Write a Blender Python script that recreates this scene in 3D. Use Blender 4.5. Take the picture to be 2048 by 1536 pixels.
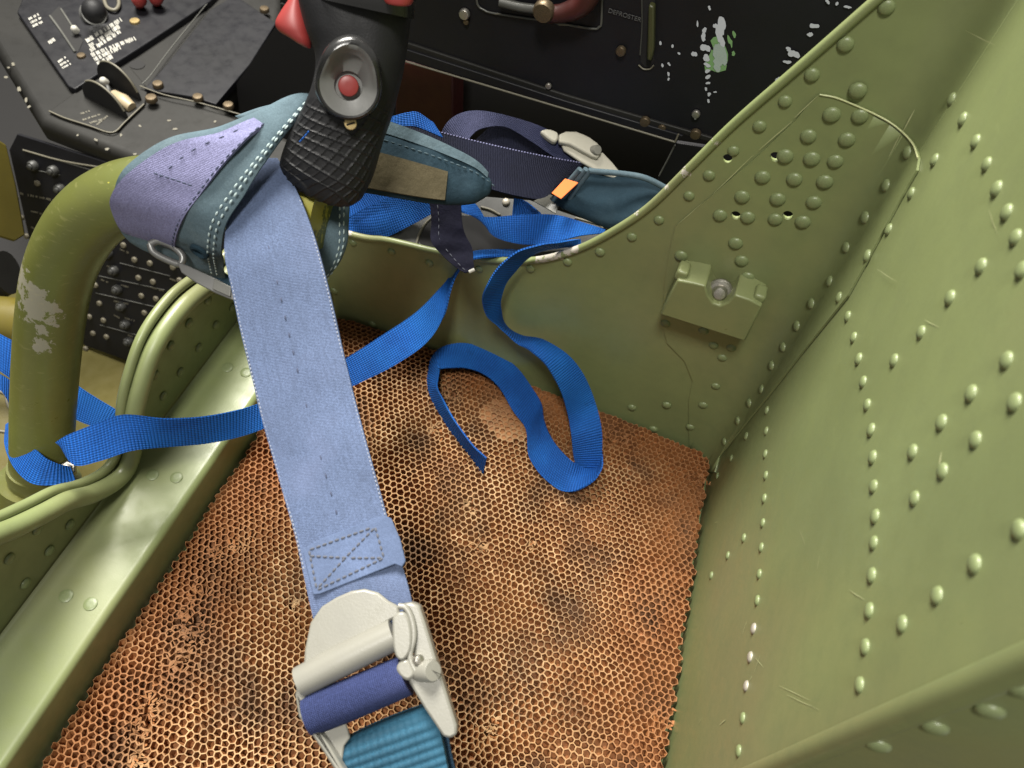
import bpy, bmesh, math, random
import numpy as np
from mathutils import Matrix, Vector

random.seed(7); RNG = np.random.default_rng(7)
for o in list(bpy.data.objects): bpy.data.objects.remove(o)
SC = bpy.context.scene
COL = SC.collection

# ------------------------------------------------------------------ camera
FPX, CX, CY = 1540.0, 1024.0, 768.0           # photograph is 2048 x 1536
CAM = np.array([0.1295, 0.3956, 0.58])
CM = np.array([[-0.9308, 0.3540, -0.0914], [-0.3432, -0.7602, 0.5517], [0.1258, 0.5449, 0.8290]])
u_, _, vt_ = np.linalg.svd(CM); CM = u_ @ vt_
cd = bpy.data.cameras.new('camera'); cam = bpy.data.objects.new('camera', cd); COL.objects.link(cam)
cd.sensor_width = 36.0; cd.lens = FPX / 2048 * 36.0; cd.clip_start = 0.01; cd.clip_end = 50
cd.dof.use_dof = True; cd.dof.focus_distance = 0.50; cd.dof.aperture_fstop = 13.0
mw = Matrix.Identity(4)
for i in range(3):
    for j in range(3): mw[i][j] = CM[i][j]
    mw[i][3] = CAM[i]
cam.matrix_world = mw
SC.camera = cam

# ------------------------------------------------------------------ light
w = bpy.data.worlds.new('World'); SC.world = w; w.use_nodes = True
bg = w.node_tree.nodes['Background']; bg.inputs[0].default_value = (1.0, 0.97, 0.90, 1); bg.inputs[1].default_value = 0.32

def area_light(name, loc, target, size, power, col, sy=None):
    l = bpy.data.lights.new(name, 'AREA'); l.size = size; l.energy = power; l.color = col
    if sy: l.shape = 'RECTANGLE'; l.size_y = sy
    o = bpy.data.objects.new(name, l); COL.objects.link(o); o.location = loc
    d = Vector(target) - Vector(loc); o.rotation_euler = d.to_track_quat('-Z', 'Y').to_euler()
    return o
area_light('hangar_lamp_far', (1.10, -0.72, 2.1), (0.15, 0.15, 0.1), 0.9, 178, (1.0, 0.965, 0.89))
area_light('hangar_lamp_near', (0.25, 0.95, 2.05), (0.2, 0.1, 0.1), 0.30, 38, (1.0, 0.97, 0.91))

SC.render.engine = 'CYCLES'
vs = SC.view_settings; vs.view_transform = 'Standard'; vs.look = 'None'; vs.exposure = 0.0; vs.gamma = 1.0; vs.use_curve_mapping = False
SC.render.resolution_x = 1024; SC.render.resolution_y = 768

# ------------------------------------------------------------------ pixel helpers
def ray(u, v): return CM @ np.array([(u - CX) / FPX, -(v - CY) / FPX, -1.0])
def D(u, v, d): return CAM + ray(u, v) * d
AX = {'x': 0, 'y': 1, 'z': 2}
def H(u, v, ax, val):
    r = ray(u, v); a = AX[ax]; return CAM + r * ((val - CAM[a]) / r[a])
def plane_hit(u, v, P0, N):
    r = ray(u, v); return CAM + r * (np.dot(np.asarray(P0) - CAM, N) / np.dot(r, N))
def depth_of(P): return float(-(CM.T @ (np.asarray(P) - CAM))[2])
def unit(a): a = np.asarray(a, float); return a / (np.linalg.norm(a) + 1e-12)
def px(P):
    c = CM.T @ (np.asarray(P) - CAM); return CX + FPX * c[0] / -c[2], CY - FPX * c[1] / -c[2]

def catmull(P, n):
    P = np.asarray(P, float)
    if len(P) < 3:
        t = np.linspace(0, 1, n + 1)[:, None]; return P[0] * (1 - t) + P[-1] * t
    Q = np.vstack([2 * P[0] - P[1], P, 2 * P[-1] - P[-2]]); out = []
    for i in range(1, len(Q) - 2):
        for k in range(n):
            t = k / n; a, b, c, d = Q[i - 1], Q[i], Q[i + 1], Q[i + 2]
            out.append(0.5 * ((2 * b) + (c - a) * t + (2 * a - 5 * b + 4 * c - d) * t * t + (3 * b - a - 3 * c + d) * t ** 3))
    out.append(P[-1]); return np.array(out)

# ------------------------------------------------------------------ objects
def link(o, parent=None, label=None, cat=None, group=None, kind=None):
    COL.objects.link(o)
    if parent is not None: o.parent = parent
    if label: o['label'] = label
    if cat: o['category'] = cat
    if group: o['group'] = group
    if kind: o['kind'] = kind
    return o
def thing(name, label, cat, group=None, loc=(0, 0, 0)):
    o = bpy.data.objects.new(name, None); o.empty_display_size = 0.02
    return link(o, None, label, cat, group)
def mesh_data(name, verts, faces, mats=None, smooth=True, uvs=None, midx=None, auto=None):
    me = bpy.data.meshes.new(name)
    me.from_pydata([tuple(map(float, v)) for v in verts], [], [tuple(map(int, f)) for f in faces])
    if mats is not None:
        for m in (mats if isinstance(mats, (list, tuple)) else [mats]): me.materials.append(m)
    if midx is not None: me.polygons.foreach_set('material_index', list(map(int, midx)))
    if uvs is not None:
        l = me.uv_layers.new(name='UVMap'); li = np.zeros(len(me.loops), int); me.loops.foreach_get('vertex_index', li)
        l.data.foreach_set('uv', np.asarray(uvs, float)[li].ravel())
    if smooth: me.polygons.foreach_set('use_smooth', [True] * len(me.polygons))
    me.update()
    if auto is not None: me.set_sharp_from_angle(angle=math.radians(auto))
    return me
def add(name, me, parent=None, **k): return link(bpy.data.objects.new(name, me), parent, **k)
def obj(name, verts, faces, mats, parent=None, smooth=True, uvs=None, midx=None, auto=None, **k):
    return add(name, mesh_data(name, verts, faces, mats, smooth, uvs, midx, auto), parent, **k)
def bevel(o, wdt, seg=2, ang=35):
    m = o.modifiers.new('bevel', 'BEVEL'); m.width = wdt; m.segments = seg; m.limit_method = 'ANGLE'; m.angle_limit = math.radians(ang)
    return o

def solve_edges(uL, vL, uR, vR, spec, sign, W):
    cu, cv = (uL + uR) / 2, (vL + vR) / 2
    if isinstance(spec, tuple) and spec[0] == 'd': return D(uL, vL, spec[1]), D(uR, vR, spec[2])
    d = depth_of(H(cu, cv, spec[0], spec[1])) if isinstance(spec, tuple) else spec
    lo, hi = 0.0, W
    wd = lambda e: np.linalg.norm(D(uL, vL, d - sign * e) - D(uR, vR, d + sign * e))
    if wd(0) >= W or sign == 0: e = 0
    else:
        for _ in range(30):
            m = (lo + hi) / 2
            if wd(m) < W: lo = m
            else: hi = m
        e = lo
    return D(uL, vL, d - sign * e), D(uR, vR, d + sign * e)

def ribbon_grid(stations, W, n=8, m=8, frac=(0, 1), off=0.0, bulge=0.0, t0=0, t1=None, smooth_w=0):
    L, R = [], []
    for s in stations:
        a, b = solve_edges(*s[:5], s[5] if len(s) > 5 else 0, W); L.append(a); R.append(b)
    L = catmull(L, n); R = catmull(R, n)
    if t1 is not None: L = L[t0:t1]; R = R[t0:t1]
    f = np.linspace(frac[0], frac[1], m + 1)
    G = L[:, None, :] * (1 - f)[None, :, None] + R[:, None, :] * f[None, :, None]
    du = np.gradient(G, axis=1); dv = np.gradient(G, axis=0)
    N = np.cross(du, dv); N /= (np.linalg.norm(N, axis=2, keepdims=True) + 1e-12)
    mid = G[len(G) // 2, m // 2]
    if np.dot(N[len(G) // 2, m // 2], CAM - mid) < 0: N = -N
    if bulge:
        G = G + N * (bulge * (1 - (2 * f - 1) ** 2))[None, :, None]
    G = G + N * off
    return G, N
def ribbon(name, stations, W, mat, parent=None, thick=0.0014, n=8, m=8, frac=(0, 1), off=0.0, bulge=0.0, t0=0, t1=None, rnd=False, wav=0.0, **k):
    G, N = ribbon_grid(stations, W, n, m, frac, off, bulge, t0, t1)
    a, b = G.shape[:2]
    if wav:
        ph = RNG.random(4) * 6
        s = np.arange(a)[:, None] / n; c = np.arange(b)[None, :] / max(b - 1, 1)
        G = G + N * (wav * (np.sin(s * 2.1 + ph[0] + c * 2) + 0.6 * np.sin(s * 4.7 + ph[1] - c * 3)))[:, :, None]
    cen = np.vstack([[0], np.cumsum(np.linalg.norm(np.diff(G[:, b // 2], axis=0), axis=1))[:, None]]).ravel()
    wid = np.linspace(0, W * (frac[1] - frac[0]), b)
    tp = np.ones(b)
    if rnd: q = np.linspace(-1, 1, b); tp = np.sqrt(np.clip(1 - 0.985 * np.abs(q) ** 3, 0.02, 1))
    te = np.ones(a)
    if rnd: q = np.linspace(-1, 1, a); te = np.sqrt(np.clip(1 - 0.985 * np.abs(q) ** 14, 0.02, 1))
    T = (tp[None, :] * te[:, None] * thick / 2)[:, :, None]
    V = np.vstack([(G + N * T).reshape(-1, 3), (G - N * T).reshape(-1, 3)])
    uv = np.tile(np.stack(np.meshgrid(wid, cen), -1).reshape(-1, 2), (2, 1))
    F = []; o = a * b
    for i in range(a - 1):
        for j in range(b - 1):
            p = i * b + j; F.append((p, p + 1, p + b + 1, p + b)); F.append((o + p, o + p + b, o + p + b + 1, o + p + 1))
    for i in range(a - 1):
        for j in (0, b - 1):
            p = i * b + j; q = (p, p + b, o + p + b, o + p); F.append(q if j == 0 else q[::-1])
    for j in range(b - 1):
        for i in (0, a - 1):
            p = i * b + j; q = (p, o + p, o + p + 1, p + 1); F.append(q if i == 0 else q[::-1])
    return obj(name, V, F, mat, parent, uvs=uv, auto=50, **k)
def stitches(name, stations, W, fr, mat, parent, pitch=0.004, ln=0.0024, wd=0.0007, off=0.0012, n=8, v0=0, v1=1e9, bulge=0.0, skip=0.0):
    """a row of thread stitches along a ribbon at fraction fr"""
    G, N = ribbon_grid(stations, W, n, 8, (0, 1), 0, bulge)
    j = fr * 8; j0 = int(min(j, 7)); t = j - j0
    P = G[:, j0] * (1 - t) + G[:, j0 + 1] * t; Nn = N[:, j0]
    return thread(name, P, Nn, mat, parent, pitch, ln, wd, off, v0, v1, skip)
def thread(name, P, Nn, mat, parent, pitch=0.004, ln=0.0024, wd=0.0007, off=0.0012, v0=0, v1=1e9, skip=0.0):
    s = np.concatenate([[0], np.cumsum(np.linalg.norm(np.diff(P, axis=0), axis=1))])
    V, F = [], []; q = max(v0, 0.0005)
    while q + ln < min(v1, s[-1]):
        if random.random() >= skip:
            a = np.array([np.interp(q, s, P[:, c]) for c in range(3)]); b = np.array([np.interp(q + ln, s, P[:, c]) for c in range(3)])
            nn = unit([np.interp(q, s, Nn[:, c]) for c in range(3)]); d = unit(b - a); sd = np.cross(d, nn)
            k = len(V)
            for p_, e in ((a, 0.35), (a + (b - a) * .3, 1), (a + (b - a) * .7, 1), (b, 0.35)):
                for x, y in ((-1, 0), (0, 1), (1, 0)):
                    V.append(p_ + nn * (off + y * wd * .7 * e) + sd * (x * wd * .5 * e))
            for r_ in range(3):
                for c in range(2):
                    F.append((k + r_ * 3 + c, k + r_ * 3 + c + 1, k + r_ * 3 + c + 4, k + r_ * 3 + c + 3))
        q += pitch
    return obj(name, V, F, mat, parent, kind='stuff')

def tube(name, P, rad, mat, parent=None, seg=20, n=8, raw=False, flat=None, caps=True, **k):
    P = np.asarray(P, float)
    C = P if raw else catmull(P, n)
    r = np.full(len(C), rad, float) if np.isscalar(rad) else np.interp(np.linspace(0, len(rad) - 1, len(C)), np.arange(len(rad)), rad)
    T = np.gradient(C, axis=0); T /= np.linalg.norm(T, axis=1, keepdims=True) + 1e-12
    a = np.array([0, 0, 1.0]) if abs(T[0][2]) < 0.9 else np.array([1.0, 0, 0])
    u = unit(np.cross(T[0], a)); V, UV = [], []; s = 0
    for i in range(len(C)):
        if i: s += np.linalg.norm(C[i] - C[i - 1])
        u = unit(u - T[i] * np.dot(u, T[i])); v = np.cross(T[i], u)
        for j in range(seg):
            an = 2 * math.pi * j / seg
            V.append(C[i] + r[i] * (math.cos(an) * u + math.sin(an) * v)); UV.append((j / seg * 2 * math.pi * r[i], s))
    F = [(i * seg + j, i * seg + (j + 1) % seg, (i + 1) * seg + (j + 1) % seg, (i + 1) * seg + j) for i in range(len(C) - 1) for j in range(seg)]
    if caps:
        F.append(tuple(range(seg))[::-1]); F.append(tuple((len(C) - 1) * seg + j for j in range(seg)))
    return obj(name, V, F, mat, parent, uvs=UV, auto=60, **k)

def prism(name, front, back, mat, parent=None, bev=0.0, seg=2, smooth=True, **k):
    n = len(front); V = list(front) + list(back)
    F = [tuple(range(n)), tuple(range(n, 2 * n))[::-1]] + [(i, n + i, n + (i + 1) % n, (i + 1) % n) for i in range(n)]
    bm = bmesh.new(); vv = [bm.verts.new(tuple(map(float, p))) for p in V]
    for f in F: bm.faces.new([vv[i] for i in f])
    bmesh.ops.recalc_face_normals(bm, faces=bm.faces)
    me = bpy.data.meshes.new(name); bm.to_mesh(me); bm.free(); me.materials.append(mat)
    if smooth:
        me.polygons.foreach_set('use_smooth', [True] * len(me.polygons)); me.set_sharp_from_angle(angle=math.radians(40))
    o = add(name, me, parent, **k)
    if bev: bevel(o, bev, seg)
    return o
def slab(name, pts, pl, thick, mat, parent=None, bev=0.0008, curve=0, **k):
    """polygon traced on a plane (P0,N facing camera) and given real thickness behind it"""
    P0, N = pl; N = unit(N)
    if np.dot(N, CAM - np.asarray(P0)) < 0: N = -N
    if curve:
        q = np.array(pts + [pts[0]], float); c = catmull(q, curve)[:-1]; pts = [tuple(x) for x in c]
    fr = [plane_hit(u, v, P0, N) for u, v in pts]
    return prism(name, fr, [p - N * thick for p in fr], mat, parent, bev, **k)
def plane3(a, b, c):
    A, B, C_ = D(*a), D(*b), D(*c); return A, np.cross(B - A, C_ - A)
def frame(N, up=(0, 0, 1)):
    N = unit(N); u = np.cross(up, N)
    if np.linalg.norm(u) < 1e-3: u = np.cross((1, 0, 0), N)
    u = unit(u); return u, np.cross(N, u), N
def place(o, P, N, s=1.0, up=(0, 0, 1), sz=None, rot=0.0):
    u, v, n = frame(N, up)
    if rot: u, v = u * math.cos(rot) + v * math.sin(rot), v * math.cos(rot) - u * math.sin(rot)
    sz = s if sz is None else sz
    m = Matrix.Identity(4)
    for i in range(3):
        m[i][0] = u[i] * s; m[i][1] = v[i] * s; m[i][2] = n[i] * sz; m[i][3] = P[i]
    o.matrix_local = m; return o
def lathe_mesh(name, prof, mat, seg=20, auto=40):
    V, F = [], []
    for (r, z) in prof:
        for j in range(seg):
            a = 2 * math.pi * j / seg; V.append((r * math.cos(a), r * math.sin(a), z))
    for i in range(len(prof) - 1):
        for j in range(seg):
            F.append((i * seg + j, i * seg + (j + 1) % seg, (i + 1) * seg + (j + 1) % seg, (i + 1) * seg + j))
    F.append(tuple((len(prof) - 1) * seg + j for j in range(seg)))
    return mesh_data(name, V, F, mat, True, auto=auto)

# ------------------------------------------------------------------ materials
class NT:
    def __init__(s, name):
        s.m = bpy.data.materials.new(name); s.m.use_nodes = True; s.t = s.m.node_tree; s.n = s.t.nodes; s.l = s.t.links
        s.b = s.n['Principled BSDF']
    def N(s, ty, **k):
        x = s.n.new(ty)
        for a, v in k.items(): setattr(x, a, v)
        return x
    def L(s, a, b): s.l.new(a, b)
    def setin(s, node, name, v):
        if hasattr(v, 'is_linked') or hasattr(v, 'links'): s.L(v, node.inputs[name])
        else: node.inputs[name].default_value = v
    def coord(s, kind='Object', scale=(1, 1, 1)):
        tc = s.N('ShaderNodeTexCoord'); mp = s.N('ShaderNodeMapping'); mp.inputs['Scale'].default_value = scale
        s.L(tc.outputs[kind], mp.inputs['Vector']); return mp.outputs['Vector']
    def noise(s, vec, scale, detail=4, rough=0.55, dist=0.0):
        x = s.N('ShaderNodeTexNoise'); x.inputs['Scale'].default_value = scale; x.inputs['Detail'].default_value = detail
        x.inputs['Roughness'].default_value = rough; x.inputs['Distortion'].default_value = dist
        s.L(vec, x.inputs['Vector']); return x.outputs['Fac']
    def ramp(s, f, stops):
        r = s.N('ShaderNodeValToRGB'); e = r.color_ramp.elements
        while len(e) < len(stops): e.new(0.5)
        for i, (p, c) in enumerate(stops):
            e[i].position = p; e[i].color = (c, c, c, 1) if np.isscalar(c) else (*c, 1)
        s.L(f, r.inputs['Fac']); return r.outputs['Color']
    def mix(s, f, a, b, mode='MIX'):
        x = s.N('ShaderNodeMix', data_type='RGBA', blend_type=mode)
        for i, v in ((0, f), (6, a), (7, b)):
            if hasattr(v, 'links'): s.L(v, x.inputs[i])
            else: x.inputs[i].default_value = v if i == 0 else (*v, 1) if len(v) == 3 else v
        return x.outputs[2]
    def math(s, op, a, b=0.0, c=None):
        x = s.N('ShaderNodeMath', operation=op)
        for i, v in enumerate((a, b) if c is None else (a, b, c)):
            if hasattr(v, 'links'): s.L(v, x.inputs[i])
            else: x.inputs[i].default_value = v
        return x.outputs[0]
    def bump(s, h, strength=0.3, dist=0.001):
        b = s.N('ShaderNodeBump'); b.inputs['Strength'].default_value = strength; b.inputs['Distance'].default_value = dist
        s.L(h, b.inputs['Height'])
        prev = s.b.inputs['Normal'].links
        if prev: s.L(prev[0].from_socket, b.inputs['Normal'])
        s.L(b.outputs['Normal'], s.b.inputs['Normal'])
    def col(s, c): s.setin(s.b, 'Base Color', c if hasattr(c, 'links') else (*c, 1))
    def rough(s, r): s.setin(s.b, 'Roughness', r)
    def spots(s, pts, vec, nscale=90, soft=0.35):
        """mask: noisy blotches round given object-space points [(p, r)]"""
        nz = s.noise(vec, nscale, 5, 0.7); tot = None
        for p, r in pts:
            d = s.N('ShaderNodeVectorMath', operation='DISTANCE'); s.L(vec, d.inputs[0]); d.inputs[1].default_value = tuple(p)
            q = s.math('DIVIDE', d.outputs['Value'], r)
            q = s.math('ADD', q, s.math('MULTIPLY', s.math('SUBTRACT', nz, 0.5), 3.2))
            q = s.math('LESS_THAN', q, 0.75)
            tot = q if tot is None else s.math('MAXIMUM', tot, q)
        return tot

def paint(name, base, var=0.25, rough=0.38, patch=None, fine=True, metal=0.0, bumpy=0.10, spec=0.5, sc=9.0):
    t = NT(name); v = t.coord('Object')
    n1 = t.noise(v, sc, 3, 0.5); n2 = t.noise(v, 70, 5, 0.6)
    b2 = tuple(c * (1 - var) for c in base); b3 = tuple(min(1, c * (1 + var)) for c in base)
    c = t.ramp(n1, [(0.3, b2), (0.7, b3)])
    if patch: c = t.mix(t.ramp(t.noise(v, 5.0, 2, 0.5), [(0.48, 0.0), (0.68, 0.8)]), c, patch)
    c = t.mix(t.ramp(n2, [(0.42, 0.0), (0.75, 0.22)]), c, tuple(x * 0.55 for x in base))
    t.col(c)
    t.rough(t.ramp(n2, [(0.25, max(0.05, rough - 0.1)), (0.75, min(1, rough + 0.14))]))
    t.b.inputs['Metallic'].default_value = metal; t.b.inputs['Specular IOR Level'].default_value = spec
    if fine: t.bump(t.noise(v, 900, 2, 0.5), bumpy, 0.0004)
    t.bump(t.noise(v, 22, 1, 0.4), 0.03, 0.003)
    return t

GREEN = (0.172, 0.202, 0.085)
tg = paint('green_paint', GREEN, 0.12, 0.37, patch=(0.185, 0.185, 0.09))  # patch: faint brownish tint, painting in soft reflected colours
# scratches down to paler undercoat
v = tg.coord('Object', (1, 1, 1)); sv = tg.coord('Object', (30, 9, 160))
sm = tg.ramp(tg.noise(sv, 6, 3, 0.6), [(0.70, 0.0), (0.74, 0.6)])
old = tg.b.inputs['Base Color'].links[0].from_socket
tg.col(tg.mix(tg.math('MULTIPLY', sm, tg.ramp(tg.noise(v, 11, 2), [(0.52, 0.0), (0.62, 1.0)])), old, (0.33, 0.36, 0.16)))
old = tg.b.inputs['Base Color'].links[0].from_socket
RC = [((1082, 514), .0035), ((1100, 510), .004), ((1118, 507), .004), ((1136, 501), .0035), ((1152, 495), .003), ((1275, 428), .002), ((1340, 373), .002), ((1372, 342), .0025), ((1433, 283), .002), ((700, 464), .002)]
tg.col(tg.mix(tg.spots([(H(u, v, 'y', 0.0), r * 1.6) for (u, v), r in RC], v, 260), old, (0.40, 0.37, 0.32)))
M_green = tg.m
M_rivet = paint('rivet_green_paint', (0.165, 0.198, 0.090), 0.15, 0.36).m
M_shelf = M_green
M_black = paint('black_console_paint', (0.007, 0.007, 0.009), 0.3, 0.45, spec=0.3).m
M_void = NT('black_recess'); M_void.col((0.004, 0.0035, 0.0035)); M_void.rough(0.8); M_void = M_void.m
M_greyblack = paint('worn_dark_grey_paint', (0.014, 0.0135, 0.012), 0.4, 0.55, spec=0.25).m
M_steel = paint('dull_steel', (0.42, 0.40, 0.36), 0.25, 0.35, metal=0.9).m
M_brass = paint('brass_screw', (0.45, 0.34, 0.16), 0.25, 0.35, metal=0.8).m
M_cream = paint('cream_enamel', (0.205, 0.200, 0.172), 0.06, 0.32, sc=20).m
M_creamlit = paint('lit_cream_enamel', (0.42, 0.40, 0.33), 0.06, 0.35, sc=20).m  # same cream enamel, overhead light painted in as a brighter colour
M_letter = NT('white_lettering'); M_letter.col((0.36, 0.35, 0.31)); M_letter.rough(0.6); M_letter = M_letter.m
M_edge = NT('worn_pale_edge'); M_edge.col((0.125, 0.115, 0.085)); M_edge.rough(0.5); M_edge = M_edge.m
M_red = NT('red_plastic'); M_red.col((0.24, 0.030, 0.027)); M_red.rough(0.42); M_red = M_red.m
M_orange = NT('orange_tag'); M_orange.col((0.85, 0.17, 0.02)); M_orange.rough(0.6); M_orange = M_orange.m
M_grip = paint('black_grip_plastic', (0.009, 0.009, 0.010), 0.25, 0.55, bumpy=0.25, spec=0.35).m
M_bosscup = paint('worn_black_metal', (0.135, 0.135, 0.128), 0.30, 0.45, metal=0.0).m
M_boss = paint('glossy_black_plastic', (0.016, 0.016, 0.016), 0.3, 0.22).m
M_bracket = paint('dark_steel_buckle', (0.16, 0.16, 0.155), 0.2, 0.38, metal=0.5).m
M_greymetal = paint('worn_grey_metal', (0.11, 0.11, 0.10), 0.35, 0.4, metal=0.3).m
M_linkage = paint('dirty_linkage_metal', (0.045, 0.045, 0.042), 0.45, 0.45, sc=40).m

def webbing(name, base, pitch=0.0011, rib=0.55, across=False, dirt=0.25, edge=None, var=0.12, fine=True, rough=0.75, light=None, bmp=0.8):
    t = NT(name); tc = t.N('ShaderNodeTexCoord'); sp = t.N('ShaderNodeSeparateXYZ'); t.L(tc.outputs['UV'], sp.inputs[0])
    ov = t.coord('Object')
    U, Vv = sp.outputs['X'], sp.outputs['Y']
    ribs = t.math('SINE', t.math('MULTIPLY', U if across else Vv, 2 * math.pi / pitch))
    r01 = t.math('MULTIPLY_ADD', ribs, 0.5, 0.5)
    yarn = t.math('SINE', t.math('MULTIPLY', Vv if across else U, 2 * math.pi / (pitch * 0.8)))
    h = t.math('ADD', r01, t.math('MULTIPLY', yarn, 0.25))
    c = t.mix(t.ramp(t.noise(ov, 22, 4, 0.6), [(0.3, 0.0), (0.7, 1.0)]), tuple(x * (1 - var) for x in base), tuple(min(1, x * (1 + var)) for x in base))
    c = t.mix(t.math('MULTIPLY', t.math('SUBTRACT', 1.0, r01), rib), c, tuple(x * 0.45 for x in base))
    if fine:
        c = t.mix(t.ramp(t.noise(ov, 1100, 3, 0.7), [(0.40, 0.55), (0.60, 0.0)]), c, tuple(x * 0.42 for x in base))
        cu_ = t.N('ShaderNodeMapping'); cu_.inputs['Scale'].default_value = (700, 60, 1); t.L(tc.outputs['UV'], cu_.inputs['Vector'])
        c = t.mix(t.ramp(t.noise(cu_.outputs['Vector'], 1.0, 3, 0.6), [(0.46, 0.0), (0.66, 0.35)]), c, tuple(x * 0.5 for x in base))
    if light: c = t.mix(t.ramp(t.noise(ov, 14, 3, 0.6), [(0.45, 0.0), (0.75, 0.55)]), c, light)
    if dirt:
        c = t.mix(t.math('MULTIPLY', t.ramp(t.noise(ov, 38, 5, 0.65), [(0.60, 0.0), (0.74, 1.0)]), dirt), c, tuple(x * 0.25 for x in base))
    t.col(c); t.rough(rough); t.b.inputs['Specular IOR Level'].default_value = 0.2
    t.bump(h, bmp, 0.0006); t.bump(t.noise(ov, 1200, 2), 0.35, 0.0003)
    return t.m
M_blue = webbing('blue_nylon_webbing', (0.008, 0.092, 0.39), 0.0021, 0.85, dirt=0.55, var=0.25, light=(0.012, 0.14, 0.48))
M_lav = webbing('faded_lavender_webbing', (0.088, 0.120, 0.208), 0.0008, 0.15, across=False, dirt=0.6, var=0.18, bmp=0.3, light=(0.122, 0.147, 0.245))
M_lav2 = webbing('lavender_webbing', (0.215, 0.215, 0.37), 0.0010, 0.22, dirt=0.25, var=0.1, bmp=0.4)
M_navy = webbing('navy_webbing', (0.008, 0.0095, 0.024), 0.0013, 0.35, dirt=0.2, light=(0.013, 0.016, 0.038))
M_navyl = webbing('navy_webbing_faded', (0.042, 0.048, 0.105), 0.0013, 0.35, dirt=0.2, light=(0.10, 0.105, 0.19))
M_tealweb = webbing('teal_ribbed_webbing', (0.024, 0.092, 0.150), 0.0038, 0.75, dirt=0.3, light=(0.032, 0.12, 0.19))
def cloth(name, base, var=0.25, patch=None):
    t = NT(name); v = t.coord('Object')
    c = t.mix(t.ramp(t.noise(v, 30, 5, 0.6), [(0.3, 0.0), (0.72, 1.0)]), tuple(x * (1 - var) for x in base), tuple(x * (1 + var) for x in base))
    if patch: c = t.mix(t.ramp(t.noise(v, 50, 4, 0.6), [(0.5, 0.0), (0.7, 0.7)]), c, patch)
    c = t.mix(t.ramp(t.noise(v, 1500, 2, 0.6), [(0.42, 0.4), (0.6, 0.0)]), c, tuple(x * 0.6 for x in base))
    t.col(c); t.rough(0.85); t.b.inputs['Specular IOR Level'].default_value = 0.15
    t.bump(t.noise(v, 60, 3, 0.6), 0.35, 0.004); t.bump(t.noise(v, 1300, 2), 0.35, 0.0003)
    return t.m
M_teal = cloth('teal_canvas', (0.080, 0.118, 0.140), 0.22, patch=(0.11, 0.15, 0.168))
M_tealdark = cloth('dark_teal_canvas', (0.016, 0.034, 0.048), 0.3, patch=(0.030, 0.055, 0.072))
M_fold = cloth('faded_lavender_fold', (0.085, 0.115, 0.195), 0.3)
M_brown = cloth('brown_leather_patch', (0.075, 0.062, 0.035), 0.35, patch=(0.12, 0.10, 0.06))
M_navytab = cloth('dark_navy_cloth', (0.006, 0.006, 0.015), 0.3)
M_thread = NT('pale_thread'); M_thread.col((0.34, 0.42, 0.42)); M_thread.rough(0.8); M_thread = M_thread.m
M_dthread = NT('dark_thread'); M_dthread.col((0.035, 0.045, 0.085)); M_dthread.rough(0.8); M_dthread = M_dthread.m
M_fray = NT('frayed_edge_thread'); M_fray.col((0.20, 0.215, 0.26)); M_fray.rough(0.9); M_fray = M_fray.m
M_gthread = NT('grey_thread'); M_gthread.col((0.075, 0.08, 0.10)); M_gthread.rough(0.8); M_gthread = M_gthread.m

# ------------------------------------------------------------------ seat shell: plan profile, s = arc length
def build_profile():
    P = [(0.430, 0.56), (0.430, 0.050)]
    for a in np.linspace(0, 90, 11)[1:]: P.append((0.380 + 0.05 * math.cos(math.radians(a)), 0.05 - 0.05 * math.sin(math.radians(a))))
    P.append((0.024, 0.0))
    for a in np.linspace(0, 90, 25)[1:]: P.append((0.024 - 0.024 * math.sin(math.radians(a)), 0.024 - 0.024 * math.cos(math.radians(a))))
    P.append((-0.0200, 0.2905))
    for a in np.linspace(0, 90, 11)[1:]: P.append((-0.024 + 0.004 * math.cos(math.radians(a)), 0.2905 + 0.004 * math.sin(math.radians(a))))
    P.append((-0.20, 0.2945))
    return np.array(P)
PR = build_profile(); PS = np.concatenate([[0], np.cumsum(np.linalg.norm(np.diff(PR, axis=0), axis=1))])
S_FC = PS[1] + (PS[11] - PS[1]) * 0.5     # middle of the front corner
S_SEAM = PS[12 + 24]                       # end of the back bend
S_EDGE = PS[36 + 1]
BENDS = [(PS[1], PS[11]), (PS[12], PS[36]), (PS[37], PS[47])]
KL, LSIDE = 0.045, 0.38 - 0.024
def lean(s): return KL * min(max((s - PS[11]) / LSIDE, 0.0), 1.0)
def prof_at(s):
    x = np.interp(s, PS, PR[:, 0]); y = np.interp(s, PS, PR[:, 1])
    i = min(max(np.searchsorted(PS, s) - 1, 0), len(PS) - 2); d = PR[i + 1] - PR[i]; d = d / np.linalg.norm(d)
    # inside of the seat is on the left hand when walking front -> side -> back (x falling): normal = (-(-d.y)...)
    nrm = np.array([d[1], -d[0]]); return x, y, nrm
def shell_pt(s, z, off=0.0):
    x, y, n = prof_at(s); return np.array([x + n[0] * off + lean(s) * z, y + n[1] * off, z])
def side_s(x, z): return PS[11] + (0.380 - x) / (1 - KL * z / LSIDE)
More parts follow.
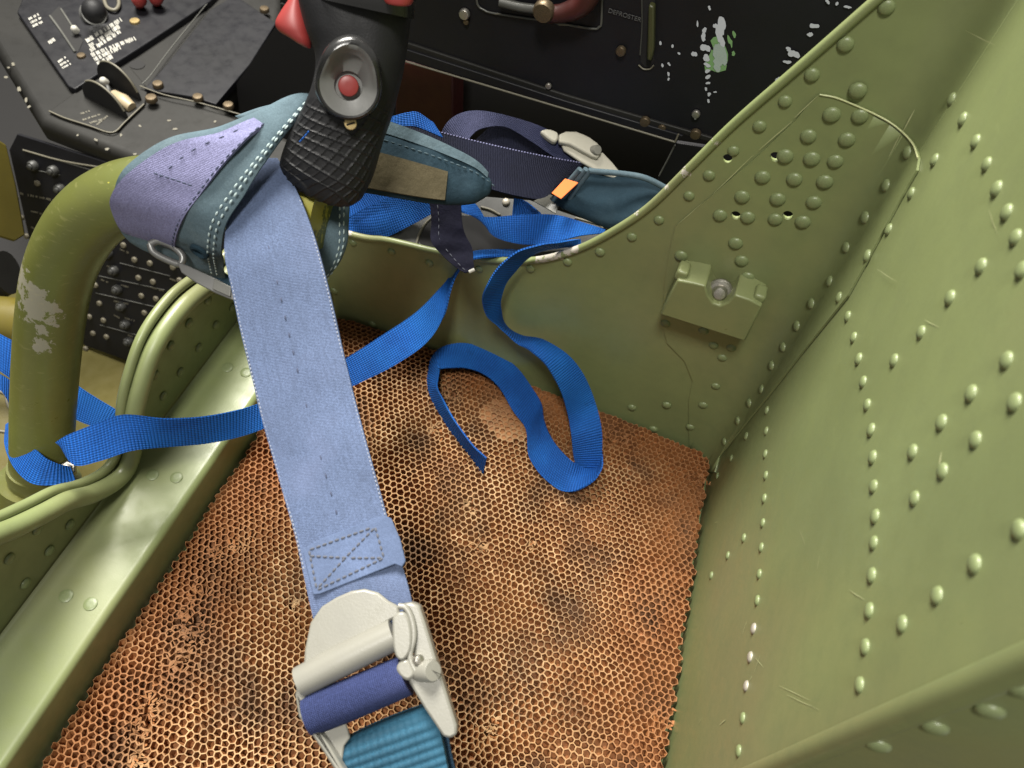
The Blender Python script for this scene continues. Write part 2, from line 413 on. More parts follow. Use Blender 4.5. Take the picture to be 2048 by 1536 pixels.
def shell_hit(u, v):
    r = ray(u, v); best = None
    p = H(u, v, 'y', 0.0); ss = side_s(p[0], p[2])
    if PS[11] <= ss <= PS[12]: best = ((p[1] - CAM[1]) / r[1], p, np.array([0, 1.0, 0]), ss)
    for i in range(len(PR) - 1):
        if i == 11: continue
        k = lean(PS[i] + 1e-6); rx, ox = r[0] - k * r[2], CAM[0] - k * CAM[2]
        a, b = PR[i], PR[i + 1]; d = b - a; den = rx * d[1] - r[1] * d[0]
        if abs(den) < 1e-12: continue
        w_ = a - np.array([ox, CAM[1]]); t = (w_[0] * d[1] - w_[1] * d[0]) / den; q = (w_[0] * r[1] - w_[1] * rx) / den
        if t > 0.01 and -1e-6 <= q <= 1 + 1e-6:
            n = np.array([d[1], -d[0], -k * d[1]]); n /= np.linalg.norm(n)
            if best is None or t < best[0]: best = (t, CAM + r * t, n, PS[i] + q * np.linalg.norm(d))
    return best[1], best[2], best[3], best[1][2]
# side-sign check of profile normal (must point into the seat)
assert prof_at(PS[12] - 0.1)[2][1] > 0, prof_at(PS[12] - 0.1)

def sz_x(u, v): p = H(u, v, 'x', 0.43); return float(0.56 - p[1]), float(p[2])
FRONT_PX = [(-60, 1062), (0, 1038), (60, 1010), (110, 985), (160, 972), (205, 950), (232, 922), (246, 880), (247, 820), (262, 750), (292, 668), (345, 595), (400, 552), (440, 530)]
front_rim = [sz_x(*p) for p in FRONT_PX]
front_rim = [(0.0, 0.143), (0.10, 0.1435), (0.16, 0.1435), (0.20, 0.1425), (0.22, 0.138)] + front_rim
SIDE_PX = [(690, 463), (780, 479), (870, 500), (950, 514), (1030, 519), (1090, 515), (1160, 494), (1230, 458), (1300, 410), (1380, 332), (1470, 243), (1600, 130), (1745, 3), (1850, -90)]
def s_side(u, v): p = H(u, v, 'y', 0.0); return float(side_s(p[0], p[2])), float(p[2])
side_rim = [s_side(*p) for p in SIDE_PX]
rim = sorted(front_rim + side_rim, key=lambda q: q[0])
rim.append((max(q[0] for q in rim) + 0.012, 0.475)); rim.append((max(q[0] for q in rim) + 0.02, 0.53)); rim.append((PS[-1], 0.53))
rim = np.array(rim)
rs = np.linspace(0, PS[-1], 700)
rc = catmull(rim, 10); RIM_S, RIM_Z = rc[:, 0], rc[:, 1]
k_ = np.concatenate([[True], np.diff(RIM_S) > 1e-6]); RIM_S, RIM_Z = RIM_S[k_], RIM_Z[k_]
def ztop(s): return float(np.interp(s, RIM_S, RIM_Z))

def shell_sheet(name, outline, holes, mat, parent, thick, off, **k):
    """flat (s,z) outline with holes, sliced and wrapped on to the seat profile"""
    bm = bmesh.new()
    loops = [outline] + holes
    for lp in loops:
        vv = [bm.verts.new((p[0], p[1], 0)) for p in lp]
        for i in range(len(vv)): bm.edges.new((vv[i], vv[(i + 1) % len(vv)]))
    bmesh.ops.triangle_fill(bm, use_beauty=True, edges=bm.edges[:])
    s0 = min(p[0] for p in outline); s1 = max(p[0] for p in outline)
    cuts = [s for s in PS if s0 < s < s1] + [s for s in np.arange(s0, s1, 0.02)][1:]
    for c in cuts:
        bmesh.ops.bisect_plane(bm, geom=bm.verts[:] + bm.edges[:] + bm.faces[:], plane_co=(float(c), 0, 0), plane_no=(1, 0, 0), dist=1e-6)
    bm.faces.ensure_lookup_table(); bm.faces.index_update()
    bend = [any(a - 1e-5 < f_.calc_center_median().x < b + 1e-5 for a, b in BENDS) for f_ in bm.faces]
    for v_ in bm.verts: v_.co = Vector(shell_pt(v_.co.x, v_.co.y, off))
    bmesh.ops.recalc_face_normals(bm, faces=bm.faces)
    bm.normal_update()
    f = max(bm.faces, key=lambda f_: f_.calc_area()); c = f.calc_center_median(); s_ = np.array(c)
    if np.dot(np.array(f.normal), CAM - s_) < 0: bmesh.ops.reverse_faces(bm, faces=bm.faces[:])
    me = bpy.data.meshes.new(name); bm.to_mesh(me); bm.free(); me.materials.append(mat)
    me.polygons.foreach_set('use_smooth', bend)
    o = add(name, me, parent, **k)
    m = o.modifiers.new('solid', 'SOLIDIFY'); m.thickness = thick; m.offset = -1
    return o

seat = thing('ejection_seat', 'olive green riveted metal ejection seat pan with scooped side wall', 'ejection seat')
HOLES_PX = [(1455, 317, 0.0030), (1551, 311, 0.0033), (1472, 428, 0.0033), (1576, 428, 0.0034)]
holes = []
for u, v, r in HOLES_PX:
    _, _, s, z = shell_hit(u, v); holes.append([(s + r * math.cos(a), z + r * math.sin(a)) for a in np.linspace(0, 2 * math.pi, 15)[:-1]])
def top_outline(sa, sb, zb):
    S = list(np.linspace(sa, sb, max(3, int((sb - sa) / 0.0045))))
    return [(sa, zb)] + [(s, ztop(s)) for s in S] + [(sb, zb)]
shell_sheet('front_wall', top_outline(0.0, S_FC, -0.02), [], M_green, seat, 0.002, 0.0)
shell_sheet('side_wall', top_outline(S_FC, S_SEAM, -0.02), holes, M_green, seat, 0.002, 0.0)
shell_sheet('back_panel', top_outline(S_SEAM, PS[-1], -0.02), [], M_green, seat, 0.002, 0.0)

# doubler plate on the side wall wrapping on to the back
DB_PX = [(1640, 186), (1672, 192), (1710, 207), (1750, 225), (1785, 244), (1812, 266), (1832, 290), (1842, 318), (1838, 342), (1820, 372)]
DB_SEAM = [(1700, 592), (1600, 715), (1540, 792), (1500, 840), (1440, 915), (1432, 945)]
DB_LEFT = [(1405, 945), (1380, 930), (1378, 860), (1378, 800), (1386, 760), (1370, 720), (1335, 684), (1325, 640), (1330, 560), (1340, 500), (1352, 450), (1425, 388), (1510, 315), (1590, 240), (1628, 195)]
ol = []
for p in DB_PX + DB_SEAM + DB_LEFT:
    _, _, s, z = shell_hit(*p); ol.append((s, z))
shell_sheet('doubler_plate', ol, holes[1:], M_green, seat, 0.0012, 0.0014)
# plugs of dark behind the small holes are simply the gap behind the wall

wl = []
for p in [(1590, 240), (1628, 196)] + DB_PX:
    _, _, s, z = shell_hit(*p); wl.append(shell_pt(s, z, 0.0016))
M_wornedge = paint('pale_worn_green', (0.40, 0.42, 0.22), 0.2, 0.4).m
tube('worn_doubler_edge', wl[2:10], 0.0005, M_wornedge, seat, seg=8, n=5)
# rolled edges
def rim_curve(sa, sb, n, off=0.0, dz=0.0):
    return [shell_pt(s, ztop(s) + dz, off) for s in np.linspace(sa, sb, n)]
tube('rolled_edge', rim_curve(S_FC + 0.03, S_SEAM - 0.01, 140, 0.0003, -0.001), 0.0027, M_green, seat, seg=12, raw=True)
tube('rolled_edge', rim_curve(0.0, S_FC + 0.03, 160, -0.002, 0.000), 0.0036, M_green, seat, seg=12, raw=True)
tube('rim_bead', rim_curve(0.0, S_FC + 0.05, 160, 0.0055, -0.0085), 0.0066, M_green, seat, seg=16, raw=True)
# edge roll between back panel and its aft return
tube('back_edge_roll', [(-0.0242 + KL * z, 0.2907, z) for z in np.linspace(-0.02, 0.53, 12)], 0.0052, M_green, seat, seg=24, raw=True)

# shelf along the front with rolled lip, floor plate
prof = [(0.4290, 0.0312), (0.4278, 0.0304), (0.4262, 0.030), (0.400, 0.030), (0.3815, 0.030)]
for a in np.linspace(0, 90, 8): prof.append((0.3805 - 0.005 * math.sin(math.radians(a)), 0.025 + 0.005 * math.cos(math.radians(a))))
prof += [(0.3752, 0.010), (0.3755, -0.02)]
V = [];
ys = np.linspace(0.003, 0.56, 24)
for y in ys:
    for (x, z) in prof: V.append((x, y, z))
n_ = len(prof); F = [(i * n_ + j, i * n_ + j + 1, (i + 1) * n_ + j + 1, (i + 1) * n_ + j) for i in range(len(ys) - 1) for j in range(n_ - 1)]
sh = obj('front_shelf', V, F, M_green, seat, auto=50)
prism('floor_plate', [(-0.05, 0.001, -0.020), (0.376, 0.001, -0.020), (0.376, 0.56, -0.020), (-0.05, 0.56, -0.020)],
      [(-0.05, 0.001, -0.024), (0.376, 0.001, -0.024), (0.376, 0.56, -0.024), (-0.05, 0.56, -0.024)], M_green, seat)
# rivets
dome = [(1.0, -0.05), (1.0, 0.03), (0.94, 0.20), (0.76, 0.37), (0.44, 0.47), (0.12, 0.50)]
ME_RIV = lathe_mesh('rivet', dome, M_rivet, 12)
ME_FLAT = lathe_mesh('flush_rivet', [(1.0, 0.0), (1.0, 0.09), (0.86, 0.16), (0.4, 0.17)], M_rivet, 14)
ME_BARE = lathe_mesh('worn_rivet', dome, paint('half_worn_rivet', (0.36, 0.33, 0.27), 0.3, 0.42, metal=0.3, sc=300).m, 12)
def rivet(u, v, r, off=0.0, me=None, jit=True):
    P, N, s, z = shell_hit(u, v)
    o = bpy.data.objects.new('rivet', me or ME_RIV); link(o, seat)
    place(o, P + N * off, N + RNG.normal(0, 0.03, 3) * (1 if jit else 0), r * RNG.uniform(0.95, 1.05)); return o
EDGE_R = [(1773, 15), (1691, 89), (1624, 150), (1570, 203), (1519, 253), (1467, 302), (1418, 351), (1378, 392), (1318, 440), (1264, 474), (1200, 504), (1135, 524), (1061, 537), (958, 538), (859, 526), (783, 503), (706, 486)]
for i, p in enumerate(EDGE_R): rivet(*p, 0.0041 if i < 3 else 0.0037)
GROUP_R = [(1716, 179), (1664, 227), (1720, 230), (1617, 270), (1694, 277), (1571, 310), (1624, 315), (1671, 320), (1526, 352), (1589, 356), (1650, 361), (1485, 391), (1556, 396), (1628, 402), (1441, 428), (1496, 432), (1551, 436), (1606, 441), (1472, 484), (1484, 519), (1496, 552), (1363, 509)]
for p in GROUP_R: rivet(*p, 0.0047, 0.0012)
LOW_R = [(1432, 770), (1334, 808), (1407, 808), (1381, 852), (1307, 858), (1264, 815), (1445, 713), (745, 648), (668, 582), (1332, 644), (1408, 659), (1428, 688), (1463, 693)]
for p in LOW_R: rivet(*p, 0.0040, 0.0010 if p[0] > 1320 else 0.0)
BACK_R = [(1904, 199), (1926, 239), (1952, 283), (1974, 329), (1994, 378), (2014, 425), (2032, 475), (1820, 306), (1870, 320), (1777, 371), (1823, 387), (1735, 435), (1778, 459), (1697, 495), (1740, 513), (1963, 533), (2045, 540),
          (1664, 563), (1683, 596), (1627, 607), (1696, 633), (1598, 652), (1708, 675), (1570, 694), (1718, 718), (1547, 731), (1727, 764), (1735, 810), (1527, 779), (1502, 806), (1534, 821), (1479, 841), (1533, 862), (1493, 872), (1452, 883), (1463, 916), (1531, 908), (1532, 951), (1529, 997), (1526, 1046),
          (1743, 860), (1746, 915), (1748, 973), (1751, 1033), (1901, 596), (1843, 665), (1789, 721), (2014, 721), (1943, 787), (2030, 805), (1884, 845), (1952, 880), (1826, 904), (1886, 943), (1830, 997), (1435, 951),
          (1748, 1086), (1744, 1151), (1739, 1221), (1731, 1294), (1720, 1370), (1523, 1095), (1519, 1148), (1515, 1201), (1508, 1257), (1501, 1314), (1493, 1372), (1486, 1436), (1478, 1502), (1488, 1076), (1456, 1111), (1423, 1151),
          (2038, 1060), (1950, 1129), (1875, 1191), (1805, 1248)]
for p in BACK_R:
    bare = p in ((1508, 1257), (1501, 1314), (1493, 1372))
    on_doubler = 300 < p[1] < 910 and p[0] < np.interp(p[1], [342, 592, 715, 792, 915], [1838, 1700, 1600, 1540, 1440])
    rivet(*p, 0.0036 if on_doubler else 0.0033 if p[0] > 1650 else 0.0032, 0.0014 if on_doubler else 0.0, ME_BARE if bare else None)
for p in [(1870, 1453), (1757, 1489), (2047, 1378), (1980, 1420)]: rivet(*p, 0.0045)
FRONT_R = [(416, 601), (465, 615), (378, 646), (432, 650), (342, 691), (398, 695), (311, 750), (361, 744), (284, 792), (327, 792), (182, 985), (140, 1049), (75, 1059), (99, 1101), (19, 1117), (51, 1167), (250, 1000), (470, 575)]
for p in FRONT_R:
    P = H(*p, 'x', 0.4295); o = bpy.data.objects.new('rivet', ME_RIV); link(o, seat); place(o, P, (-1, 0, 0), 0.0040)
for p in [(132, 1192), (181, 1208), (455, 735), (492, 745), (305, 950), (353, 955)]:
    P = H(*p, 'z', 0.0301); o = bpy.data.objects.new('flush_rivet', ME_FLAT); link(o, seat); place(o, P, (0, 0, 1), 0.0046)

# paint scratches down to pale undercoat
SCR = [((1834, 218), (1810, 262), .5), ((1806, 266), (1782, 312), .35), ((1636, 188), (1590, 232), .35), ((1585, 238), (1520, 296), .3), ((1508, 306), (1428, 384), .25), ((1404, 404), (1356, 446), .25),
       ((1494, 1243), (1486, 1268), .4), ((1512, 1316), (1528, 1336), .35), ((1516, 1326), (1508, 1346), .3), ((1522, 1310), (1514, 1330), .3), ((1505, 1352), (1500, 1362), .5), ((1440, 1450), (1452, 1440), .6), ((1404, 1436), (1398, 1448), .4),
       ((1430, 1046), (1436, 1044), .5), ((1640, 1110), (1636, 1140), .25), ((1600, 1060), (1612, 1092), .2), ((1575, 1390), (1640, 1420), .2), ((1560, 1372), (1622, 1402), .2), ((1884, 905), (1880, 935), .7), ((1760, 540), (1800, 565), .2), ((1850, 640), (1880, 655), .2), ((1930, 60), (1990, 90), .25), ((1980, 420), (1996, 470), .2), ((1700, 1180), (1730, 1200), .25)]
V, F = [], []
for (a, b, wd) in SCR:
    Pa, Na, _, _ = shell_hit(*a); Pb, Nb, _, _ = shell_hit(*b); off = 0.0003 if a[0] > 1845 or a[1] > 900 else 0.0017
    d = unit(Pb - Pa); sd = np.cross(d, Na) * (wd * 0.0007); k = len(V)
    for t in (0, 0.25, 0.5, 0.75, 1):
        j_ = RNG.normal(0, 0.00015, 3); e = 0.15 + 0.85 * math.sin(math.pi * min(max(t, 0.06), 0.94))
        c = Pa * (1 - t) + Pb * t + Na * off + j_ * 0.5; V += [c - sd * e, c + sd * e]
    F += [(k + 2 * i, k + 2 * i + 1, k + 2 * i + 3, k + 2 * i + 2) for i in range(4)]
obj('paint_scratches', V, F, M_wornedge, seat, smooth=False, kind='stuff')

# bracket block with notch and bolt on the side wall
bp = 0.022
BR = [(1354, 561), (1385, 566), (1411, 572), (1416, 592), (1426, 607), (1440, 612), (1455, 606), (1466, 594), (1470, 590), (1500, 600), (1524, 613), (1490, 683), (1320, 629)]
fr = [H(u, v, 'y', bp) for u, v in BR]
brk = prism('bracket_block', fr, [np.array([p[0], 0.0005, p[2]]) for p in fr], M_green, seat, 0.0012, 3)
for q in ((1361, 556), (1515, 604)):
    c = H(*q, 'y', bp - 0.003); prism('bracket_ear', [c + np.array(d_) for d_ in ((.004, 0, -.004), (.004, 0, .0055), (-.004, 0, .0055), (-.004, 0, -.004))], [c + np.array(d_) for d_ in ((.004, -.012, -.004), (.004, -.012, .0055), (-.004, -.012, .0055), (-.004, -.012, -.004))], M_green, brk, 0.002, 3)
ME_BOLT = lathe_mesh('bolt_head', [(1.0, 0.0), (1.0, 0.25), (0.85, 0.42), (0.62, 0.45), (0.6, 0.75), (0.45, 0.95), (0.2, 1.0)], M_steel, 16)
b_ = bpy.data.objects.new('bolt', ME_BOLT); link(b_, brk); P = H(1440, 580, 'y', 0.010); place(b_, P, (0.0, 1, 0.45), 0.0085)

# ------------------------------------------------------------------ honeycomb
def honeycomb():
    p = 0.0051; x0, x1, y0, y1 = -0.043, 0.372, 0.004, 0.54
    rows = int((y1 - y0) / (p * 0.866)); colsn = int((x1 - x0) / p)
    vid = {}; VP = []
    R = p / math.sqrt(3)
    def lat(cx, cy, k):
        a = math.radians(60 * k + 30); x = cx + R * math.cos(a); y = cy + R * math.sin(a)
        key = (round(x / (p / 2)), round(y / (R / 2)))
        if key not in vid: vid[key] = len(VP); VP.append((x, y))
        return vid[key]
    cells = []
    for r in range(rows):
        for c in range(colsn):
            cx = x0 + p / 2 + c * p + (p / 2 if r % 2 else 0); cy = y0 + R + r * p * 0.866
            if cx + p / 2 > x1 + 0.003 or cx - p / 2 < 0.002 - 0.074 * max(0.0, cy - 0.02): continue
            cells.append((cx, cy, [lat(cx, cy, k) for k in range(6)]))
    VP = np.array(VP); X, Y = VP[:, 0], VP[:, 1]
    # smooth pseudo-noise fields
    def field(sc, seed, n=7):
        g = np.random.default_rng(seed); f = np.zeros(len(VP))
        for _ in range(n):
            a = g.random() * 6.28; k = sc * g.uniform(0.6, 1.6); f += np.sin((X * math.cos(a) + Y * math.sin(a)) * k + g.random() * 6.28)
        return f / math.sqrt(n)
    jx = RNG.normal(0, 0.085 * p, len(VP)) + field(60, 1) * 0.0011 + field(330, 11) * 0.00045
    jy = RNG.normal(0, 0.085 * p, len(VP)) + field(60, 2) * 0.0011 + field(330, 12) * 0.00045
    Z = RNG.normal(0, 0.00030, len(VP)) + field(28, 3) * 0.0005
    Z -= np.clip((X - 0.350) / 0.024, 0, 1) ** 2 * 0.006
    Z -= np.clip((0.03 - Y) / 0.03, 0, 1) ** 2 * 0.003 * np.clip((X - 0.2) / 0.1, 0, 1)
    dmg = np.zeros(len(VP))
    DMG = [((430, 1105), .006), ((395, 1180), .008), ((372, 1240), .012), ((390, 1275), .010), ((360, 1320), .012), ((300, 1400), .010), ((285, 1450), .010), ((270, 1515), .012), ((480, 1090), .008),
           ((905, 790), .010), ((870, 860), .008), ((940, 1010), .007), ((985, 1460), .008), ((640, 1340), .010), ((590, 1210), .010), ((1060, 1090), .006), ((1225, 880), .010), ((1400, 960), .008), ((1340, 1440), .014), ((960, 1090), .008)]
    for (u, v), r in DMG:
        q = H(u, v, 'z', 0); dmg = np.maximum(dmg, np.clip(1.15 - np.hypot(X - q[0], Y - q[1]) / r, 0, 1))
    jx += dmg * RNG.normal(0, 0.0011, len(VP)); jy += dmg * RNG.normal(0, 0.0011, len(VP)); Z -= dmg * RNG.random(len(VP)) * 0.0035
    TX, TY = X + jx, Y + jy
    lx = field(45, 5) * 0.0010 + RNG.normal(0, 0.0004, len(VP)); ly = field(45, 6) * 0.0012 + RNG.normal(0, 0.0004, len(VP))
    sm = H(1020, 840, 'z', 0); fill = np.clip(1.2 - np.hypot((X - sm[0]) / 1.0, (Y - sm[1]) / 0.75) / 0.030, 0, 1)
    V = []; F = []; MI = []
    top = [(TX[i], TY[i], Z[i]) for i in range(len(VP))]; V += top
    dep = 0.0075
    base0 = len(V); V += [(X[i], Y[i], -0.018) for i in range(len(VP))]
    edges = {}
    for cx, cy, ids in cells:
        c = np.array([TX[ids].mean(), TY[ids].mean()]); d = dmg[ids].mean(); fl = fill[ids].mean()
        sc = RNG.uniform(0.80, 0.885) - 0.12 * d * RNG.random()
        if fl > 0.35: sc = RNG.uniform(0.66, 0.84)
        if d > 0.5 and RNG.random() < 0.12: sc = RNG.uniform(0.25, 0.5)
        k = len(V)
        q = [np.array([TX[i], TY[i]]) * sc + c * (1 - sc) for i in ids]
        # round the hole a little
        rr = np.mean([np.linalg.norm(a - c) for a in q]); q = [c + (a - c) * (0.72 + 0.28 * rr / (np.linalg.norm(a - c) + 1e-9)) for a in q]
        h = dep * RNG.uniform(0.7, 1.0)
        if fl > 0.35: h = RNG.uniform(0.0006, 0.002)
        for a, i in zip(q, ids): V.append((a[0], a[1], Z[i] - 0.0001))
        for a, i in zip(q, ids):
            fz = h / dep
            V.append((a[0] + lx[i] * 1.6 * fz, a[1] + ly[i] * 1.6 * fz, Z[i] - h))
        torn = d > 0.5 and RNG.random() < 0.45
        for j in range(6):
            j2 = (j + 1) % 6
            if torn and RNG.random() < 0.6: continue
            F.append((ids[j], ids[j2], k + j2, k + j)); MI.append(0)
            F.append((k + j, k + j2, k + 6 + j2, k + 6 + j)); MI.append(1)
            e = tuple(sorted((ids[j], ids[j2]))); edges.setdefault(e, []).append((ids[j], ids[j2]))
        F.append(tuple(k + 6 + j for j in range(6))); MI.append(2 if fl > 0.35 else 1)
    for (u, v), r in DMG:      # torn shreds of paper standing up in the damaged spots
        q = H(u, v, 'z', 0)
        for _ in range(int(r * 2200)):
            c = q + np.array([RNG.normal(0, r * 0.5), RNG.normal(0, r * 0.5), -0.002]); a = RNG.random() * 6.28; ln = RNG.uniform(0.002, 0.0048); w_ = RNG.uniform(0.0004, 0.0012)
            d = np.array([math.cos(a), math.sin(a), RNG.uniform(-0.1, 0.7)]); sd = np.array([-math.sin(a), math.cos(a), RNG.uniform(-0.6, 0.6)])
            k = len(V); V += [tuple(c - sd * w_), tuple(c + sd * w_), tuple(c + d * ln + sd * w_ * 0.6), tuple(c + d * ln - sd * w_ * 0.5)]
            F.append((k, k + 1, k + 2, k + 3)); MI.append(0 if RNG.random() < 0.7 else 1)
    for e, l in edges.items():
        if len(l) == 1:
            a, b = l[0]; F.append((b, a, base0 + a, base0 + b)); MI.append(1)
    return V, F, MI
def comb_mat(name, a, b, c, sc, rough=0.7, trans=0.0, edge=None):
    t = NT(name); v = t.coord('Object')
    n = t.noise(v, sc, 5, 0.6); n2 = t.noise(v, 520, 3, 0.6)
    x = t.ramp(n, [(0.28, a), (0.5, b), (0.75, c)])
    x = t.mix(t.ramp(n2, [(0.35, 0.55), (0.6, 0.0)]), x, tuple(q * 0.5 for q in b))
    x = t.mix(t.ramp(t.noise(v, 17, 4, 0.6), [(0.47, 0.0), (0.66, 0.78)]), x, (0.10, 0.055, 0.030))
    x = t.mix(t.ramp(t.noise(v, 31, 3, 0.6), [(0.60, 0.0), (0.72, 0.6)]), x, tuple(min(1, q * 1.25) for q in c))
    if edge:   # pad rim: less worn resin brown, with edge shade painted in too
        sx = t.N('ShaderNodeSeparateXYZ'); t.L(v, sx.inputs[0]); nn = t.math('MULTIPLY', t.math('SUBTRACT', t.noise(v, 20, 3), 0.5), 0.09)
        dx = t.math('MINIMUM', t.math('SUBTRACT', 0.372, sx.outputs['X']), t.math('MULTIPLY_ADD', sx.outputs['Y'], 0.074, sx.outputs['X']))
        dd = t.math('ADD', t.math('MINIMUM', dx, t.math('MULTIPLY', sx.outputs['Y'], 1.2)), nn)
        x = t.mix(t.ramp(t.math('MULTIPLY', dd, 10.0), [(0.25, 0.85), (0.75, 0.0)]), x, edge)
    t.col(x); t.rough(rough); t.b.inputs['Specular IOR Level'].default_value = 0.3
    if trans:
        t.b.inputs['Subsurface Weight'].default_value = 0.0
    t.bump(t.noise(v, 1500, 2), 0.4, 0.0004)
    return t.m
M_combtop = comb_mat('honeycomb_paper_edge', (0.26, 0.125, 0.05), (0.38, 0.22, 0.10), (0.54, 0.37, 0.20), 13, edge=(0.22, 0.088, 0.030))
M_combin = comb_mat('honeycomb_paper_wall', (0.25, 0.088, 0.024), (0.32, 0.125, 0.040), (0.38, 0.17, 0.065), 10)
M_combfill = comb_mat('honeycomb_resin_fill', (0.30, 0.12, 0.04), (0.33, 0.14, 0.05), (0.36, 0.17, 0.07), 30)
comb = thing('honeycomb_pad', 'brown paper honeycomb pad lying in the green seat pan, worn and crushed in spots', 'honeycomb pad')
V, F, MI = honeycomb()
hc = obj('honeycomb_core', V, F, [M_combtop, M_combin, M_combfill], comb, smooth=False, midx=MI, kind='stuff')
prism('base_sheet', [(0.002, 0.004, -0.0182), (0.372, 0.004, -0.0182), (0.372, 0.54, -0.0182), (-0.036, 0.54, -0.0182)],
      [(0.002, 0.004, -0.0196), (0.372, 0.004, -0.0196), (0.372, 0.54, -0.0196), (-0.036, 0.54, -0.0196)], M_combin, comb)

#PART2
# ------------------------------------------------------------------ control stick
stick = thing('control_stick', 'bent olive control stick tube carrying a black knurled grip with red button', 'control stick')
tt = paint('olive_stick_paint', (0.100, 0.112, 0.028), 0.25, 0.34, patch=(0.115, 0.095, 0.022))
tv = tt.coord('Object')
old = tt.b.inputs['Base Color'].links[0].from_socket
ccs = [(68, 572, .474, .016), (78, 615, .476, .015), (92, 590, .474, .008), (86, 655, .484, .007), (84, 690, .488, .008), (70, 545, .470, .009)]
m1 = tt.spots([(D(u, v, d), r) for u, v, d, r in ccs], tv, 130)
c1 = tt.mix(tt.math('MULTIPLY', m1, 0.75), old, (0.23, 0.215, 0.175))
m2 = tt.spots([(D(175, 405, .437), .004), (D(235, 375, .430), .006), (D(640, 425, .42), .02)], tv, 150)
c1 = tt.mix(tt.math('MULTIPLY', m2, 0.6), c1, (0.48, 0.43, 0.06))
sv = tt.coord('Object', (40, 40, 200))
c1 = tt.mix(tt.math('MULTIPLY', tt.ramp(tt.noise(sv, 3, 3), [(0.62, 0.0), (0.66, 1.0)]), 0.10), c1, (0.36, 0.33, 0.15))
tt.col(c1)
STK = [(78, 1010, .572), (83, 930, .556), (88, 800, .532), (100, 650, .503), (122, 535, .478), (172, 445, .457), (245, 395, .446), (340, 380, .441), (450, 385, .437), (560, 405, .434), (650, 428, .432)]
tube('stick_tube', [D(*p) for p in STK], 0.0203, tt.m, stick, seg=40, n=8)
tube('base_ring', [D(82, 935, .556), D(81, 950, .560)], 0.0214, tt.m, stick, seg=36, n=3)
tube('base_collar', [D(80, 960, .563), D(78, 1010, .575)], [0.027, 0.029], tt.m, stick, seg=36, n=3)

def loft(name, secs, mat, parent, around=64, n=8, expo=2.3, disp=None, cap=True, **k):
    C, A, B = [], [], []
    for (uL, vL, uR, vR, d, th) in secs:
        L, R = D(uL, vL, d), D(uR, vR, d); C.append((L + R) / 2); A.append((R - L) / 2); B.append(th)
    C = catmull(C, n); A = catmull(A, n); B = catmull(np.array(B)[:, None], n)[:, 0]
    T = np.gradient(C, axis=0); V, UV = [], []; s = 0
    for i in range(len(C)):
        if i: s += np.linalg.norm(C[i] - C[i - 1])
        t = unit(T[i]); b = unit(np.cross(t, A[i]));
        if np.dot(b, CAM - C[i]) < 0: b = -b
        a = A[i]; ra = np.linalg.norm(a); au = a / ra
        for j in range(around):
            an = 2 * math.pi * j / around; c_, s_ = math.cos(an), math.sin(an)
            q = (abs(c_) ** expo + abs(s_) ** expo) ** (-1 / expo)
            p = C[i] + au * (ra * c_ * q) + b * (B[i] * s_ * q); nn = unit(au * c_ + b * s_)
            arc = an * (ra + B[i]) / 2
            if disp: p = p + nn * disp(arc, s, an, i / (len(C) - 1))
            V.append(p); UV.append((arc, s))
    m = around
    F = [(i * m + j, i * m + (j + 1) % m, (i + 1) * m + (j + 1) % m, (i + 1) * m + j) for i in range(len(C) - 1) for j in range(m)]
    if cap: F.append(tuple(range(m))[::-1]); F.append(tuple((len(C) - 1) * m + j for j in range(m)))
    me = mesh_data(name, V, F, mat, True, UV)
    bm = bmesh.new(); bm.from_mesh(me); bmesh.ops.recalc_face_normals(bm, faces=bm.faces); bm.to_mesh(me); bm.free()
    me.set_sharp_from_angle(angle=math.radians(55))
    return add(name, me, parent, **k)
def knurl(arc, s, an, t):
    if t > 0.47: return 0.0
    if not (0.25 < an < 2.55): return 0.0
    k = 2 * math.pi / 0.0054
    g = min(abs(math.sin((arc * 1.0 + s * 0.42) * k / 2)), abs(math.sin((s * 1.0 - arc * 0.25) * k / 2)))
    m = min(1, (0.47 - t) / 0.03, (an - 0.25) / 0.1, (2.55 - an) / 0.1)
    return -0.0007 * m * min(1, max(0, (g - 0.14) / 0.22))
GR = [(585, 352, 700, 410, .417, .010), (572, 340, 715, 404, .4155, .016), (566, 326, 728, 385, .414, .019), (572, 300, 745, 348, .411, .0205), (588, 260, 762, 290, .407, .0215), (606, 222, 780, 240, .403, .022),
      (625, 180, 795, 185, .399, .022), (634, 140, 806, 140, .396, .022), (632, 105, 814, 95, .393, .022), (616, 65, 820, 45, .390, .023), (602, 15, 826, -10, .387, .024), (594, -40, 830, -70, .384, .024), (600, -85, 826, -115, .383, .018)]
grip = loft('grip', GR, M_grip, stick, around=260, n=24, disp=knurl)
# cap seam at the top of the grip
loft('grip_cap', [(640, -2, 826, 38, .3745, .0155), (648, -30, 829, 8, .372, .0165), (652, -70, 832, -40, .370, .016), (670, -95, 815, -75, .370, .010)], M_boss, stick, around=48, n=6)
# trigger and hat switch
loft('trigger', [(600, -60, 612, -66, .390, .003), (592, -25, 610, -30, .390, .006), (580, 2, 610, 0, .391, .0065), (563, 26, 614, 26, .392, .007), (552, 48, 618, 52, .393, .007), (560, 64, 620, 70, .394, .0065), (585, 78, 622, 86, .395, .005), (606, 90, 622, 96, .396, .002)], M_red, stick, around=28, n=6)
loft('hat_switch', [(772, 4, 822, 10, .356, .006), (768, -6, 826, 2, .355, .007), (772, -25, 824, -18, .354, .007), (785, -40, 812, -36, .354, .003)], M_red, stick, around=24, n=5)
